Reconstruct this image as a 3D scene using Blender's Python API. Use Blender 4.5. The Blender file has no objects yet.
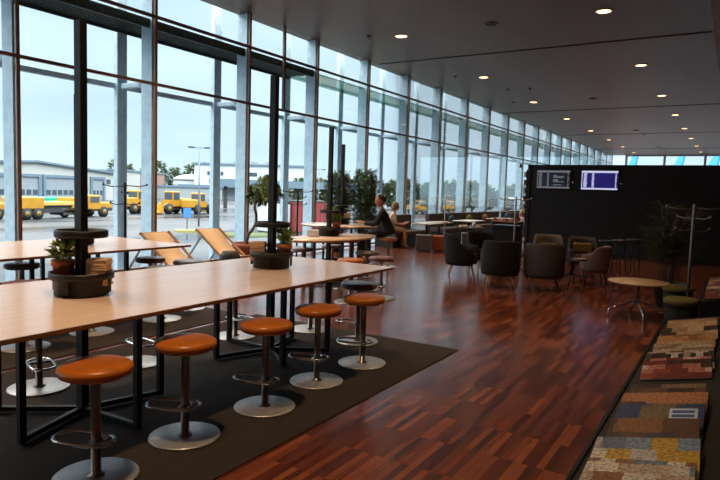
import bpy, bmesh, math, random
from mathutils import Vector, Matrix
PI = math.pi
random.seed(7)
scn = bpy.context.scene
COL = scn.collection

# ------------------------------------------------------------------ camera
cam_d = bpy.data.cameras.new('camera')
cam = bpy.data.objects.new('camera', cam_d); COL.objects.link(cam)
cam_d.sensor_width = 36.0
cam_d.lens = 602.2 / 720.0 * 36.0
cam_d.clip_end = 2000
cam.matrix_world = Matrix((
    (0.8481536, -0.0688457, 0.5252578, 0.0),
    (0.5288312, 0.0516486, -0.8471541, 0.0),
    (0.0311940, 0.9962895, 0.0802137, 1.6),
    (0, 0, 0, 1)))
cam_d.dof.use_dof = False
scn.camera = cam

# ------------------------------------------------------------------ world, exposure
scn.view_settings.view_transform = 'Standard'
scn.view_settings.look = 'None'
scn.view_settings.gamma = 1.0
scn.view_settings.use_curve_mapping = False
scn.view_settings.exposure = 0.12
world = bpy.data.worlds.new('overcast_sky'); scn.world = world
world.use_nodes = True
wn = world.node_tree.nodes; wl = world.node_tree.links
wn.clear()
wo = wn.new('ShaderNodeOutputWorld'); wb = wn.new('ShaderNodeBackground')
wt = wn.new('ShaderNodeTexCoord'); wnz = wn.new('ShaderNodeTexNoise'); wm = wn.new('ShaderNodeMapping')
wr = wn.new('ShaderNodeValToRGB'); wsep = wn.new('ShaderNodeSeparateXYZ')
wr2 = wn.new('ShaderNodeValToRGB'); wmx = wn.new('ShaderNodeMixRGB')
wm.inputs['Scale'].default_value = (1, 1, 3.2)
wnz.inputs['Scale'].default_value = 2.2; wnz.inputs['Detail'].default_value = 5
wl.new(wt.outputs['Generated'], wm.inputs['Vector']); wl.new(wm.outputs['Vector'], wnz.inputs['Vector'])
wl.new(wnz.outputs['Fac'], wr.inputs['Fac'])
wr.color_ramp.elements[0].position = 0.32; wr.color_ramp.elements[0].color = (0.45, 0.56, 0.67, 1)
wr.color_ramp.elements[1].position = 0.72; wr.color_ramp.elements[1].color = (0.62, 0.725, 0.82, 1)
wl.new(wt.outputs['Generated'], wsep.inputs['Vector'])
wl.new(wsep.outputs['Z'], wr2.inputs['Fac'])
wr2.color_ramp.elements[0].position = 0.34; wr2.color_ramp.elements[0].color = (1.0, 1.0, 1.0, 1)
wr2.color_ramp.elements[1].position = 0.55; wr2.color_ramp.elements[1].color = (10.8, 8.2, 6.7, 1)
wmx.blend_type = 'MULTIPLY'; wmx.inputs['Fac'].default_value = 1
wl.new(wr.outputs['Color'], wmx.inputs[1]); wl.new(wr2.outputs['Color'], wmx.inputs[2])
wl.new(wmx.outputs['Color'], wb.inputs['Color']); wb.inputs['Strength'].default_value = 1.5
wl.new(wb.outputs['Background'], wo.inputs['Surface'])
try:
    world.cycles.sampling_method = 'AUTOMATIC'
except Exception:
    pass

# ------------------------------------------------------------------ materials
def lin(h):
    h = h.lstrip('#'); out = []
    for i in (0, 2, 4):
        c = int(h[i:i+2], 16) / 255
        out.append(c / 12.92 if c <= 0.04045 else ((c + 0.055) / 1.055) ** 2.4)
    return (out[0], out[1], out[2], 1)

MATS = {}
def mat(name, color, rough=0.6, metal=0.0, var=0.12, scale=8.0, bump=0.0, stretch=(1, 1, 1), spec=0.5, emit=None, coat=0.0):
    """principled material whose colour is varied by a noise texture"""
    if name in MATS: return MATS[name]
    m = bpy.data.materials.new(name); m.use_nodes = True
    nt = m.node_tree; b = nt.nodes['Principled BSDF']
    c = lin(color) if isinstance(color, str) else color
    tc = nt.nodes.new('ShaderNodeTexCoord'); mp = nt.nodes.new('ShaderNodeMapping'); nz = nt.nodes.new('ShaderNodeTexNoise')
    rp = nt.nodes.new('ShaderNodeValToRGB')
    mp.inputs['Scale'].default_value = stretch
    nz.inputs['Scale'].default_value = scale; nz.inputs['Detail'].default_value = 4
    nt.links.new(tc.outputs['Object'], mp.inputs['Vector']); nt.links.new(mp.outputs['Vector'], nz.inputs['Vector'])
    nt.links.new(nz.outputs['Fac'], rp.inputs['Fac'])
    rp.color_ramp.elements[0].position = 0.3; rp.color_ramp.elements[1].position = 0.7
    rp.color_ramp.elements[0].color = tuple(v * (1 - var) for v in c[:3]) + (1,)
    rp.color_ramp.elements[1].color = tuple(min(1, v * (1 + var)) for v in c[:3]) + (1,)
    nt.links.new(rp.outputs['Color'], b.inputs['Base Color'])
    b.inputs['Roughness'].default_value = rough; b.inputs['Metallic'].default_value = metal
    b.inputs['Specular IOR Level'].default_value = spec
    if coat: b.inputs['Coat Weight'].default_value = coat
    if bump:
        bp = nt.nodes.new('ShaderNodeBump'); bp.inputs['Strength'].default_value = bump; bp.inputs['Distance'].default_value = 0.01
        nt.links.new(nz.outputs['Fac'], bp.inputs['Height']); nt.links.new(bp.outputs['Normal'], b.inputs['Normal'])
    if emit:
        b.inputs['Emission Color'].default_value = lin(emit[0]); b.inputs['Emission Strength'].default_value = emit[1]
    MATS[name] = m
    return m

def floor_material():
    m = bpy.data.materials.new('red_brown_parquet'); m.use_nodes = True
    nt = m.node_tree; b = nt.nodes['Principled BSDF']; N = nt.nodes.new; L = nt.links.new
    tc = N('ShaderNodeTexCoord'); mp = N('ShaderNodeMapping'); mp.inputs['Rotation'].default_value = (0, 0, PI / 2)
    br = N('ShaderNodeTexBrick'); br.offset = 0.37; br.offset_frequency = 1; br.squash = 1
    br.inputs['Scale'].default_value = 1.0
    br.inputs['Brick Width'].default_value = 0.42; br.inputs['Row Height'].default_value = 0.045
    br.inputs['Mortar Size'].default_value = 0.0008; br.inputs['Mortar Smooth'].default_value = 0.3; br.inputs['Bias'].default_value = 0
    br.inputs['Color1'].default_value = (0, 0, 0, 1); br.inputs['Color2'].default_value = (1, 1, 1, 1); br.inputs['Mortar'].default_value = (0.15, 0.15, 0.15, 1)
    L(tc.outputs['Object'], mp.inputs['Vector']); L(mp.outputs['Vector'], br.inputs['Vector'])
    rp = N('ShaderNodeValToRGB'); e = rp.color_ramp.elements
    e[0].position = 0.0; e[0].color = (0.06, 0.014, 0.007, 1)
    e[1].position = 1.0; e[1].color = (0.30, 0.085, 0.031, 1)
    x = e.new(0.35); x.color = (0.115, 0.026, 0.012, 1)
    x = e.new(0.7); x.color = (0.20, 0.048, 0.019, 1)
    L(br.outputs['Color'], rp.inputs['Fac'])
    nz = N('ShaderNodeTexNoise'); mp2 = N('ShaderNodeMapping'); mp2.inputs['Scale'].default_value = (40, 3, 1)
    L(tc.outputs['Object'], mp2.inputs['Vector']); L(mp2.outputs['Vector'], nz.inputs['Vector']); nz.inputs['Scale'].default_value = 1.5
    mx = N('ShaderNodeMixRGB'); mx.blend_type = 'OVERLAY'; mx.inputs['Fac'].default_value = 0.35
    L(rp.outputs['Color'], mx.inputs[1]); L(nz.outputs['Color'], mx.inputs[2]); L(mx.outputs['Color'], b.inputs['Base Color'])
    nz2 = N('ShaderNodeTexNoise'); nz2.inputs['Scale'].default_value = 0.9; L(tc.outputs['Object'], nz2.inputs['Vector'])
    rr = N('ShaderNodeMapRange'); rr.inputs['To Min'].default_value = 0.17; rr.inputs['To Max'].default_value = 0.28
    L(nz2.outputs['Fac'], rr.inputs['Value']); L(rr.outputs['Result'], b.inputs['Roughness'])
    b.inputs['Specular IOR Level'].default_value = 0.75; b.inputs['Coat Weight'].default_value = 0.45; b.inputs['Coat Roughness'].default_value = 0.16
    return m

def tarmac_material():
    m = bpy.data.materials.new('wet_tarmac'); m.use_nodes = True
    nt = m.node_tree; b = nt.nodes['Principled BSDF']; N = nt.nodes.new; L = nt.links.new
    tc = N('ShaderNodeTexCoord'); mp = N('ShaderNodeMapping'); mp.inputs['Scale'].default_value = (1, 0.35, 1)
    nz = N('ShaderNodeTexNoise'); nz.inputs['Scale'].default_value = 0.11; nz.inputs['Detail'].default_value = 6
    L(tc.outputs['Object'], mp.inputs['Vector']); L(mp.outputs['Vector'], nz.inputs['Vector'])
    rp = N('ShaderNodeValToRGB'); e = rp.color_ramp.elements
    b.inputs['Specular IOR Level'].default_value = 0.14
    e[0].position = 0.4; e[0].color = (0.018, 0.022, 0.028, 1); e[1].position = 0.62; e[1].color = (0.065, 0.072, 0.08, 1)
    L(nz.outputs['Fac'], rp.inputs['Fac']); L(rp.outputs['Color'], b.inputs['Base Color'])
    rr = N('ShaderNodeMapRange'); rr.inputs['From Min'].default_value = 0.35; rr.inputs['From Max'].default_value = 0.65
    rr.inputs['To Min'].default_value = 0.10; rr.inputs['To Max'].default_value = 0.45
    L(nz.outputs['Fac'], rr.inputs['Value']); L(rr.outputs['Result'], b.inputs['Roughness'])
    return m

def glass_material(name, tint, gl=0.05):
    m = bpy.data.materials.new(name); m.use_nodes = True
    nt = m.node_tree; nt.nodes.clear(); N = nt.nodes.new; L = nt.links.new
    o = N('ShaderNodeOutputMaterial'); t = N('ShaderNodeBsdfTransparent'); g = N('ShaderNodeBsdfGlossy'); mx = N('ShaderNodeMixShader')
    lw = N('ShaderNodeLayerWeight'); lw.inputs['Blend'].default_value = 0.12
    mu = N('ShaderNodeMath'); mu.operation = 'MULTIPLY'; mu.inputs[1].default_value = 0.55
    t.inputs['Color'].default_value = tint; g.inputs['Roughness'].default_value = 0.02
    L(lw.outputs['Fresnel'], mu.inputs[0]); L(mu.outputs[0], mx.inputs['Fac'])
    L(t.outputs['BSDF'], mx.inputs[1]); L(g.outputs['BSDF'], mx.inputs[2]); L(mx.outputs['Shader'], o.inputs['Surface'])
    return m

def cover_material(name, cols, sx, sy, seed, rough=0.35):
    """printed page: blocks of several colours laid out like columns and pictures"""
    m = bpy.data.materials.new(name); m.use_nodes = True
    nt = m.node_tree; b = nt.nodes['Principled BSDF']; N = nt.nodes.new; L = nt.links.new
    tc = N('ShaderNodeTexCoord'); mp = N('ShaderNodeMapping')
    mp.inputs['Location'].default_value = (seed * 3.7, seed * 1.9, 0); mp.inputs['Scale'].default_value = (sx * 0.7, sy * 0.8, 1)
    br = N('ShaderNodeTexBrick'); br.offset = 0.3; br.squash = 1.8; br.squash_frequency = 3; br.offset_frequency = 2
    br.inputs['Scale'].default_value = 1.0; br.inputs['Brick Width'].default_value = 1.1; br.inputs['Row Height'].default_value = 1.4
    br.inputs['Mortar Size'].default_value = 0.0; br.inputs['Color1'].default_value = (0, 0, 0, 1); br.inputs['Color2'].default_value = (1, 1, 1, 1)
    br.inputs['Mortar'].default_value = (0.9, 0.9, 0.9, 1)
    rp = N('ShaderNodeValToRGB'); rp.color_ramp.interpolation = 'CONSTANT'
    L(tc.outputs['Object'], mp.inputs['Vector']); dn = N('ShaderNodeTexNoise'); dn.inputs['Scale'].default_value = 1.1; dn.inputs['Detail'].default_value = 2
    va = N('ShaderNodeVectorMath'); va.operation = 'MULTIPLY_ADD'; va.inputs[1].default_value = (0.3, 0.3, 0)
    L(mp.outputs['Vector'], dn.inputs['Vector']); L(dn.outputs['Color'], va.inputs[0]); L(mp.outputs['Vector'], va.inputs[2]); L(va.outputs['Vector'], br.inputs['Vector'])
    L(br.outputs['Color'], rp.inputs['Fac'])
    e = rp.color_ramp.elements
    e[0].color = lin(cols[0]); e[1].color = lin(cols[1]); e[1].position = 1 / len(cols)
    for i, c in enumerate(cols[2:]):
        x = e.new((i + 2) / len(cols)); x.color = lin(c)
    nz = N('ShaderNodeTexNoise'); nz.inputs['Scale'].default_value = 75; nz.inputs['Detail'].default_value = 4
    mp2 = N('ShaderNodeMapping'); mp2.inputs['Scale'].default_value = (0.8, 1.2, 1)
    L(tc.outputs['Object'], mp2.inputs['Vector']); L(mp2.outputs['Vector'], nz.inputs['Vector'])
    rq = N('ShaderNodeValToRGB'); rq.color_ramp.elements[0].position = 0.42; rq.color_ramp.elements[1].position = 0.55
    rq.color_ramp.elements[0].color = (0.08, 0.08, 0.1, 1); L(nz.outputs['Fac'], rq.inputs['Fac'])
    mx = N('ShaderNodeMixRGB'); mx.blend_type = 'MULTIPLY'; mx.inputs['Fac'].default_value = 0.6
    L(rp.outputs['Color'], mx.inputs[1]); L(rq.outputs['Color'], mx.inputs[2]); L(mx.outputs['Color'], b.inputs['Base Color'])
    b.inputs['Roughness'].default_value = rough
    return m

M_FLOOR = floor_material(); M_TARMAC = tarmac_material()
M_GLASS = glass_material('window_glass', (0.93, 0.985, 0.99, 1))
M_GLASS2 = glass_material('green_outer_glass', (0.94, 0.995, 0.985, 1))
M_CEIL = mat('dark_metal_ceiling', '#6d574f', 0.42, 0.3, 0.22, 0.55, stretch=(1.0, 0.12, 1))
M_JOINT = mat('ceiling_joint', '#171514', 0.7)
M_BULK = mat('pale_bulkhead', '#a09a9a', 0.6)
M_WALL = mat('dark_plaster', '#2a2523', 0.8)
M_BLACK = mat('black_panel', '#0e0b0a', 0.55, var=0.08)
M_BLKMET = mat('black_powder_coat', '#09090b', 0.5, 0.0)
M_BROWNM = mat('red_brown_mullion', '#83685c', 0.45, 0.3)
M_GREYM = mat('pale_grey_blue_column', '#b9d2e2', 0.4, 0.1)
M_GRATE = mat('catwalk_grating', '#3d4644', 0.6, 0.4, 0.35, 12, stretch=(6, 1, 1))
M_STEEL = mat('brushed_steel', '#bcbcbe', 0.4, 0.75, 0.1, 30)
M_POST = mat('satin_steel_post', '#8a807a', 0.3, 0.85, 0.1, 30)
M_CHROME = mat('chrome', '#c9cbce', 0.15, 0.95)
M_LEATHER = mat('orange_tan_leather', '#bd6a1e', 0.3, 0, 0.22, 6, 0.15)
M_LEATHD = mat('worn_brown_leather', '#7a5048', 0.32, 0, 0.2, 6, 0.15)
M_LEATHG = mat('grey_leather', '#6d6a70', 0.3, 0, 0.2, 6, 0.15)
M_OAK = mat('pale_beech_tabletop', '#efd2bd', 0.2, 0, 0.05, 3, stretch=(7, 0.5, 1))
M_OAKE = mat('beech_edge', '#a56f45', 0.45, 0, 0.15, 5, stretch=(4, 1, 1))
M_CARPET = mat('dark_brown_carpet', '#2d231d', 0.95, 0, 0.2, 90, 0.3)
M_TERRA = mat('terracotta', '#985c40', 0.7, 0, 0.15, 6)
M_SOIL = mat('soil', '#1d130d', 0.95)
M_LEAF = mat('dark_green_leaf', '#5a7337', 0.5, 0, 0.45, 5)
M_LEAFL = mat('fresh_green_leaf', '#8ba652', 0.5, 0, 0.4, 20)
M_BAMB = mat('dim_olive_leaf', '#474e2c', 0.6, 0, 0.4, 5)
M_BARK = mat('grey_brown_bark', '#50423a', 0.85, 0, 0.3, 15, 0.4)
M_NAPK = mat('kraft_paper_napkin', '#e3bb96', 0.85, 0, 0.08, 40, stretch=(1, 1, 8))
M_PAPER = mat('white_paper', '#d9dde2', 0.7, 0, 0.05)
M_CANVAS = mat('tan_canvas', '#edd0b0', 0.8, 0, 0.08, 40)
M_PINE = mat('oiled_light_wood', '#b88c5f', 0.5, 0, 0.2, 10, stretch=(1, 1, 4))
M_GREYRAIL = mat('grey_rail', '#8d97a6', 0.5)

# ------------------------------------------------------------------ mesh helpers
class MB:
    def __init__(s): s.v = []; s.f = []; s.sm = []
    def add(s, vs, fs, smooth=False):
        n = len(s.v); s.v += [tuple(v) for v in vs]
        for f in fs: s.f.append(tuple(i + n for i in f)); s.sm.append(smooth)
        return s
    def box(s, c, d, rz=0.0, rot=None):
        x, y, z = d[0] / 2, d[1] / 2, d[2] / 2
        R = rot if rot is not None else Matrix.Rotation(rz, 3, 'Z')
        vs = [Vector(c) + R @ Vector((sx * x, sy * y, sz * z)) for sx in (-1, 1) for sy in (-1, 1) for sz in (-1, 1)]
        return s.add(vs, [(0, 1, 3, 2), (4, 6, 7, 5), (0, 4, 5, 1), (2, 3, 7, 6), (0, 2, 6, 4), (1, 5, 7, 3)])
    def b2(s, a, b):
        return s.box([(a[i] + b[i]) / 2 for i in range(3)], [abs(b[i] - a[i]) for i in range(3)])
    def lathe(s, prof, n=32, c=(0, 0, 0), sx=1, sy=1, smooth=True):
        vs = []; fs = []
        for r, z in prof:
            for k in range(n):
                a = 2 * PI * k / n; vs.append((c[0] + r * sx * math.cos(a), c[1] + r * sy * math.sin(a), c[2] + z))
        for i in range(len(prof) - 1):
            for k in range(n):
                k2 = (k + 1) % n; fs.append((i * n + k, i * n + k2, (i + 1) * n + k2, (i + 1) * n + k))
        if prof[0][0] > 1e-5: fs.append(tuple(range(n - 1, -1, -1)))
        if prof[-1][0] > 1e-5: fs.append(tuple((len(prof) - 1) * n + k for k in range(n)))
        return s.add(vs, fs, smooth)
    def tube(s, pts, r, n=10, closed=False, smooth=True):
        pts = [Vector(p) for p in pts]; m = len(pts)
        rr = r if isinstance(r, (list, tuple)) else [r] * m
        ref = None; vs = []; fs = []
        for i, p in enumerate(pts):
            if closed: t = pts[(i + 1) % m] - pts[i - 1]
            else: t = pts[min(i + 1, m - 1)] - pts[max(i - 1, 0)]
            t.normalize()
            if ref is None:
                ref = Vector((0, 0, 1)) if abs(t.z) < 0.9 else Vector((1, 0, 0))
            u = ref - t * ref.dot(t)
            if u.length < 1e-4: u = t.orthogonal()
            u.normalize(); w = t.cross(u); ref = u
            for k in range(n):
                a = 2 * PI * k / n; vs.append(p + (u * math.cos(a) + w * math.sin(a)) * rr[i])
        for i in range(m if closed else m - 1):
            j = (i + 1) % m
            for k in range(n):
                k2 = (k + 1) % n; fs.append((i * n + k, i * n + k2, j * n + k2, j * n + k))
        if not closed:
            fs.append(tuple(range(n - 1, -1, -1))); fs.append(tuple((m - 1) * n + k for k in range(n)))
        return s.add(vs, fs, smooth)
    def bar(s, a, b, w, h=None):
        """square bar from a to b"""
        a, b = Vector(a), Vector(b); t = (b - a); L = t.length; t.normalize()
        u = Vector((0, 0, 1)) if abs(t.z) < 0.95 else Vector((1, 0, 0))
        x = u.cross(t).normalized(); y = t.cross(x)
        R = Matrix((x, y, t)).transposed()
        return s.box((a + b) / 2, (w, h or w, L), rot=R)
    def blob(s, c, r, n=12, smooth=True, rot=None):
        """ellipsoid"""
        vs = []; fs = []; m = n // 2
        for i in range(1, m):
            th = PI * i / m
            for k in range(n):
                a = 2 * PI * k / n
                v = Vector((r[0] * math.sin(th) * math.cos(a), r[1] * math.sin(th) * math.sin(a), r[2] * math.cos(th)))
                if rot is not None: v = rot @ v
                vs.append(Vector(c) + v)
        t = Vector((0, 0, r[2])); b = Vector((0, 0, -r[2]))
        if rot is not None: t = rot @ t; b = rot @ b
        vs += [Vector(c) + t, Vector(c) + b]; T = len(vs) - 2; B = T + 1
        for i in range(m - 2):
            for k in range(n):
                k2 = (k + 1) % n; fs.append((i * n + k, (i + 1) * n + k, (i + 1) * n + k2, i * n + k2))
        for k in range(n):
            k2 = (k + 1) % n; fs.append((T, k, k2)); fs.append((B, (m - 2) * n + k2, (m - 2) * n + k))
        return s.add(vs, fs, smooth)
    def mesh(s, name, m=None, bev=0.0, seg=2):
        me = bpy.data.meshes.new(name); me.from_pydata(s.v, [], s.f)
        for p, q in zip(me.polygons, s.sm): p.use_smooth = q
        if bev:
            b = bmesh.new(); b.from_mesh(me)
            ed = [e for e in b.edges if len(e.link_faces) == 2 and e.calc_face_angle(0) > 0.8]
            bmesh.ops.bevel(b, geom=ed, offset=bev, segments=seg, affect='EDGES', profile=0.5, clamp_overlap=True)
            b.to_mesh(me); b.free()
        if m: me.materials.append(m)
        me.update(); return me

def obj(name, mb, m, parent=None, loc=(0, 0, 0), rz=0.0, bev=0.0, seg=2):
    me = mb.mesh(name, m, bev, seg) if isinstance(mb, MB) else mb
    o = bpy.data.objects.new(name, me); COL.objects.link(o)
    o.location = loc; o.rotation_euler = (0, 0, rz)
    if parent: o.parent = parent
    return o
def tag(o, label, cat, group=None, kind=None):
    if label: o['label'] = label
    if cat: o['category'] = cat
    if group: o['group'] = group
    if kind: o['kind'] = kind
    return o
def thing(name, label, cat, loc=(0, 0, 0), rz=0.0, group=None):
    o = bpy.data.objects.new(name, None); COL.objects.link(o); o.empty_display_size = 0.1
    o.location = loc; o.rotation_euler = (0, 0, rz)
    return tag(o, label, cat, group)
def struct(name, mb, m, bev=0.0, loc=(0, 0, 0)):
    o = obj(name, mb, m, None, loc, 0, bev); o['kind'] = 'structure'; return o
def kids(o): return [c for c in COL.objects if c.parent == o]
def dup(root, loc, rz=0.0, label=None, scale=None):
    def cp(o, par):
        c = o.copy(); COL.objects.link(c)
        if par: c.parent = par
        for ch in kids(o): cp(ch, c)
        return c
    src = kids(root)
    r = root.copy(); COL.objects.link(r); r.location = loc; r.rotation_euler = (0, 0, rz)
    for ch in src: cp(ch, r)
    if label: r['label'] = label
    if scale: r.scale = (scale,) * 3
    return r

# ================================================================== STRUCTURE
CZ = 5.37; WX = -9.2; BAY = 2.515; Y0 = 5.03
YE = 55.4
struct('floor', MB().b2((WX - 0.3, -5.2, -0.3), (9.2, YE + 0.3, 0)), M_FLOOR)
struct('ceiling', MB().b2((WX - 0.32, -5.2, CZ), (9.2, YE + 0.3, CZ + 0.4)), M_CEIL)
struct('wall_right', MB().b2((9.0, -5.2, 0), (9.2, YE, CZ)), M_WALL)
struct('wall_back', MB().b2((WX, -5.2, 0), (9.0, -5.0, CZ)), mat('bounce_plaster', '#b5aaa0', 0.8))  # unseen wall, plaster lightened to bounce light back into the room
for i, y in enumerate((4.3, 15.65, 27.0, 37.6, 48.6)):
    struct('trim_%d' % (i + 1), MB().b2((WX, y - 0.03, CZ - 0.012), (-0.7, y + 0.03, CZ)), M_JOINT)
struct('trim_20', MB().b2((-0.66, -5, CZ - 0.14), (9.0, 26.0, CZ)), M_BULK, 0.01)

# glazed wall: every bay a window with its frame and pane
def bay_frame():
    b = MB()
    b.b2((-0.05, -0.027, 0), (0.015, 0.027, CZ))                 # mullion at the far end of the bay
    for z in (0.06, 3.45, 4.66):
        b.b2((-0.04, -BAY + 0.027, z - 0.026), (0.01, -0.027, z + 0.026))
    return b
f_mesh = bay_frame().mesh('window_frame', M_BROWNM)
fin_mesh = MB().b2((-0.34, -0.05, 0), (-0.055, 0.05, CZ)).mesh('fin', M_GREYM)
p_mesh = MB().b2((-0.008, -BAY + 0.036, 0.09), (0.004, -0.036, 3.42)).b2((-0.008, -BAY + 0.036, 3.48), (0.004, -0.036, 4.63)).b2((-0.008, -BAY + 0.036, 4.69), (0.004, -0.036, CZ)).mesh('pane', M_GLASS)
oc_mesh = MB().b2((-0.06, -0.11, -2.4), (0.06, 0.11, 6.6)).b2((-0.06, -BAY + 0.12, 3.42), (0.02, -0.12, 3.52)).b2((0.06, -0.04, 3.42), (0.62, 0.04, 3.52)).mesh('outer_column', M_GREYM, 0.01)
cw = MB().b2((-0.9, -BAY, 4.55), (-0.10, 0, 4.60))
for k in range(8):
    cw.b2((-0.88 + 0.1 * k, -BAY, 4.52), (-0.84 + 0.1 * k, 0, 4.55))
cw.b2((-0.94, -BAY, 4.46), (-0.90, 0, 4.66)); cw.b2((-0.12, -BAY, 4.46), (-0.08, 0, 4.62))
cw_mesh = cw.mesh('catwalk', M_GRATE)
M_CWG = mat('green_glass_walkway', '#8fb5ab', 0.2, 0, 0.1)
M_CWG.node_tree.nodes['Principled BSDF'].inputs['Transmission Weight'].default_value = 0.85
cw_far = MB().b2((-0.9, -BAY, 4.55), (-0.10, 0, 4.58)).b2((-0.93, -BAY, 4.50), (-0.90, 0, 4.66)).mesh('catwalk', M_CWG)
nwin = 0
for k in range(-4, 21):
    y = Y0 + BAY * k
    if y > YE + 0.1: break
    nwin += 1
    w = bpy.data.objects.new('window_%d' % nwin, None); COL.objects.link(w); w.location = (WX, y, 0); w['kind'] = 'structure'
    obj('window_frame', f_mesh, None, w); obj('pane', p_mesh, None, w); obj('window_fin', fin_mesh, None, w)
    o = obj('trim_%d' % (100 + nwin), oc_mesh, None, None, (-10.22, y, 0)); o['kind'] = 'structure'
    o = obj('trim_%d' % (200 + nwin), cw_mesh if y < 14 else cw_far, None, None, (-9.22, y, 0)); o['kind'] = 'structure'
struct('trim_30', MB().b2((-0.03, -0.03, 3.45), (0.03, 0.03, CZ)), M_BROWNM, loc=(WX + 0.02, 11.2, 0))
# far end wall with tall windows
for i in range(6):
    x = WX + 2.9 * i + 1.1
    b = MB().b2((-0.09, -0.08, 0), (0.09, 0.08, CZ)).b2((0.09, -0.05, 0), (2.81, 0.05, 0.5)).b2((0.09, -0.05, 5.25), (2.81, 0.05, CZ))
    w = bpy.data.objects.new('window_%d' % (60 + i), None); COL.objects.link(w); w.location = (x, YE, 0); w['kind'] = 'structure'
    obj('window_frame', b, M_GREYM, w)
    obj('pane', MB().b2((0.09, -0.005, 0.5), (2.81, 0.005, 5.25)), M_GLASS, w)
struct('wall_far', MB().b2((9.2 - 0.2, YE - 0.1, 0), (9.3, YE + 0.1, CZ)).b2((WX - 0.1, YE - 0.1, 0), (WX + 1.0, YE + 0.1, 0.5)), M_WALL)

# carpets
tag(obj('carpet', MB().b2((-5.07, 1.0, 0), (-2.32, 5.74, 0.008)), M_CARPET, bev=0.003), 'dark brown carpet under the front beech bar table and its row of orange stools', 'carpet')
tag(obj('carpet', MB().b2((-8.3, 1.0, 0), (-5.15, 5.64, 0.008)), M_CARPET, bev=0.003), 'dark brown carpet under the beech bar table on the window side', 'carpet')

# ================================================================== LIGHTS IN THE CEILING
M_LAMPGLOW = mat('downlight_glow', '#ffd9a8', 0.5, emit=('#ffc48a', 7.0))
M_LAMPRIM = mat('downlight_reflector', '#b98e62', 0.3, 0.6)
dl_src = None
rows = [(-2.52, 'row over the open aisle'), (-7.13, 'row along the window wall')]
ords = ['third', 'fourth', 'fifth', 'sixth', 'seventh', 'eighth', 'ninth', 'tenth']
for rx, rn in rows:
    for i in range(-3, 8):
        y = 13.1 + 5.6 * i
        lab = 'recessed warm round ceiling downlight, %s of the %s' % ((['next'] + ['first', 'second', 'third', 'fourth', 'fifth', 'sixth', 'seventh', 'last'])[i + 1], rn)
        if i < 0: lab = 'unseen recessed warm round downlight before the visible ones, %s' % rn  # rows carried on out of view; lamps behind the camera added for front light
        if dl_src is None:
            dl = thing('downlight', lab, 'ceiling light', (rx, y, CZ), 0, 'recessed ceiling downlights')
            rp = [(0.175, -0.004), (0.18, -0.012), (0.15, -0.014), (0.135, 0.0), (0.135, -0.002)]
            obj('trim_ring', MB().lathe([(0.135, -0.001), (0.175, -0.001), (0.18, -0.014), (0.15, -0.016), (0.135, -0.001)], 28), M_LAMPRIM, dl)
            obj('lamp_glass', MB().lathe([(0.0, -0.006), (0.134, -0.006), (0.134, -0.001), (0.0, -0.001)], 28), M_LAMPGLOW, dl)
            dl_src = dl
        else:
            dl = dup(dl_src, (rx, y, CZ), 0, lab)
        if i < 6:
            ld = bpy.data.lights.new('downlight_lamp', 'SPOT'); ld.energy = (260 if i < 0 else 45) if rx > -5 else (560 if i < 0 else 120); ld.color = (1.0, 0.66, 0.36)
            ld.spot_size = math.radians(110); ld.spot_blend = 0.9; ld.shadow_soft_size = 0.13
            lo = bpy.data.objects.new('downlight_lamp', ld); COL.objects.link(lo); lo.parent = dl; lo.location = (0, 0, -0.03)
spk = None
for i, y in enumerate((13.0, 24.1, 35.7, 47.2)):
    lab = 'round dark ceiling speaker grille, %s between the downlight rows' % ('first', 'second', 'third', 'fourth')[i]
    if not spk:
        spk = thing('ceiling_speaker', lab, 'speaker', (-4.85, y, CZ), 0, 'ceiling speakers')
        obj('rim', MB().lathe([(0.12, -0.001), (0.17, -0.001), (0.165, -0.02), (0.125, -0.02), (0.12, -0.001)], 24), M_CEIL, spk)
        obj('grille', MB().lathe([(0, -0.012), (0.119, -0.012), (0.119, -0.001), (0, -0.001)], 24), M_JOINT, spk)
    else: dup(spk, (-4.85, y, CZ), 0, lab)
spr = None
for i, (x, y) in enumerate(((-7.84, 12.76), (-7.89, 18.17), (-7.1, 21.06), (-6.35, 21.14), (-7.83, 24.0), (-4.7, 38.0))):
    lab = 'small dark ceiling sprinkler head, ' + ('beside the first window-side downlight', 'beside the second window-side downlight', 'small one of a pair before the third downlight', 'larger one of a pair before the third downlight', 'next to the third window-side downlight', 'far down the hall by a round speaker')[i]
    if not spr:
        spr = thing('sprinkler', lab, 'sprinkler', (x, y, CZ), 0, 'ceiling sprinklers')
        obj('base', MB().lathe([(0.0, -0.02), (0.05, -0.02), (0.055, -0.001), (0, -0.001)], 16), M_JOINT, spr)
        obj('sprinkler_head', MB().lathe([(0, -0.09), (0.03, -0.09), (0.035, -0.08), (0.012, -0.07), (0.012, -0.02), (0, -0.02)], 12), M_POST, spr)
    else: dup(spr, (x, y, CZ), 0, lab)

# ================================================================== BAR TABLES
TZ = 0.838
def napkins(loc, rz, label):
    t = thing('napkin_stack', label, 'napkins', loc, rz, 'napkin stacks in the pole baskets')
    b = MB()
    for i in range(11):
        w = 0.135 - 0.004 * (i % 3)
        b.box((random.uniform(-.004, .004), random.uniform(-.004, .004), 0.0085 + i * 0.0165), (w, 0.11, 0.0155), rz=random.uniform(-.04, .04))
    obj('paper_napkins', b, M_NAPK, t, bev=0.004)
    obj('menu_card', MB().box((-0.073, 0, 0.085), (0.006, 0.09, 0.17)), M_PAPER, t)
    return t
def leaf(b, p, d, L, w, up=Vector((0, 0, 1)), fold=0.25):
    d = d.normalized(); s = d.cross(up)
    if s.length < 1e-3: s = Vector((1, 0, 0))
    s.normalize(); n = s.cross(d)
    m = p + d * L * 0.5; e = p + d * L
    b.add([p, m + s * w / 2 + n * w * fold, e, m - s * w / 2 + n * w * fold, m], [(0, 4, 1), (4, 2, 1), (0, 3, 4), (4, 3, 2)])
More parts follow.
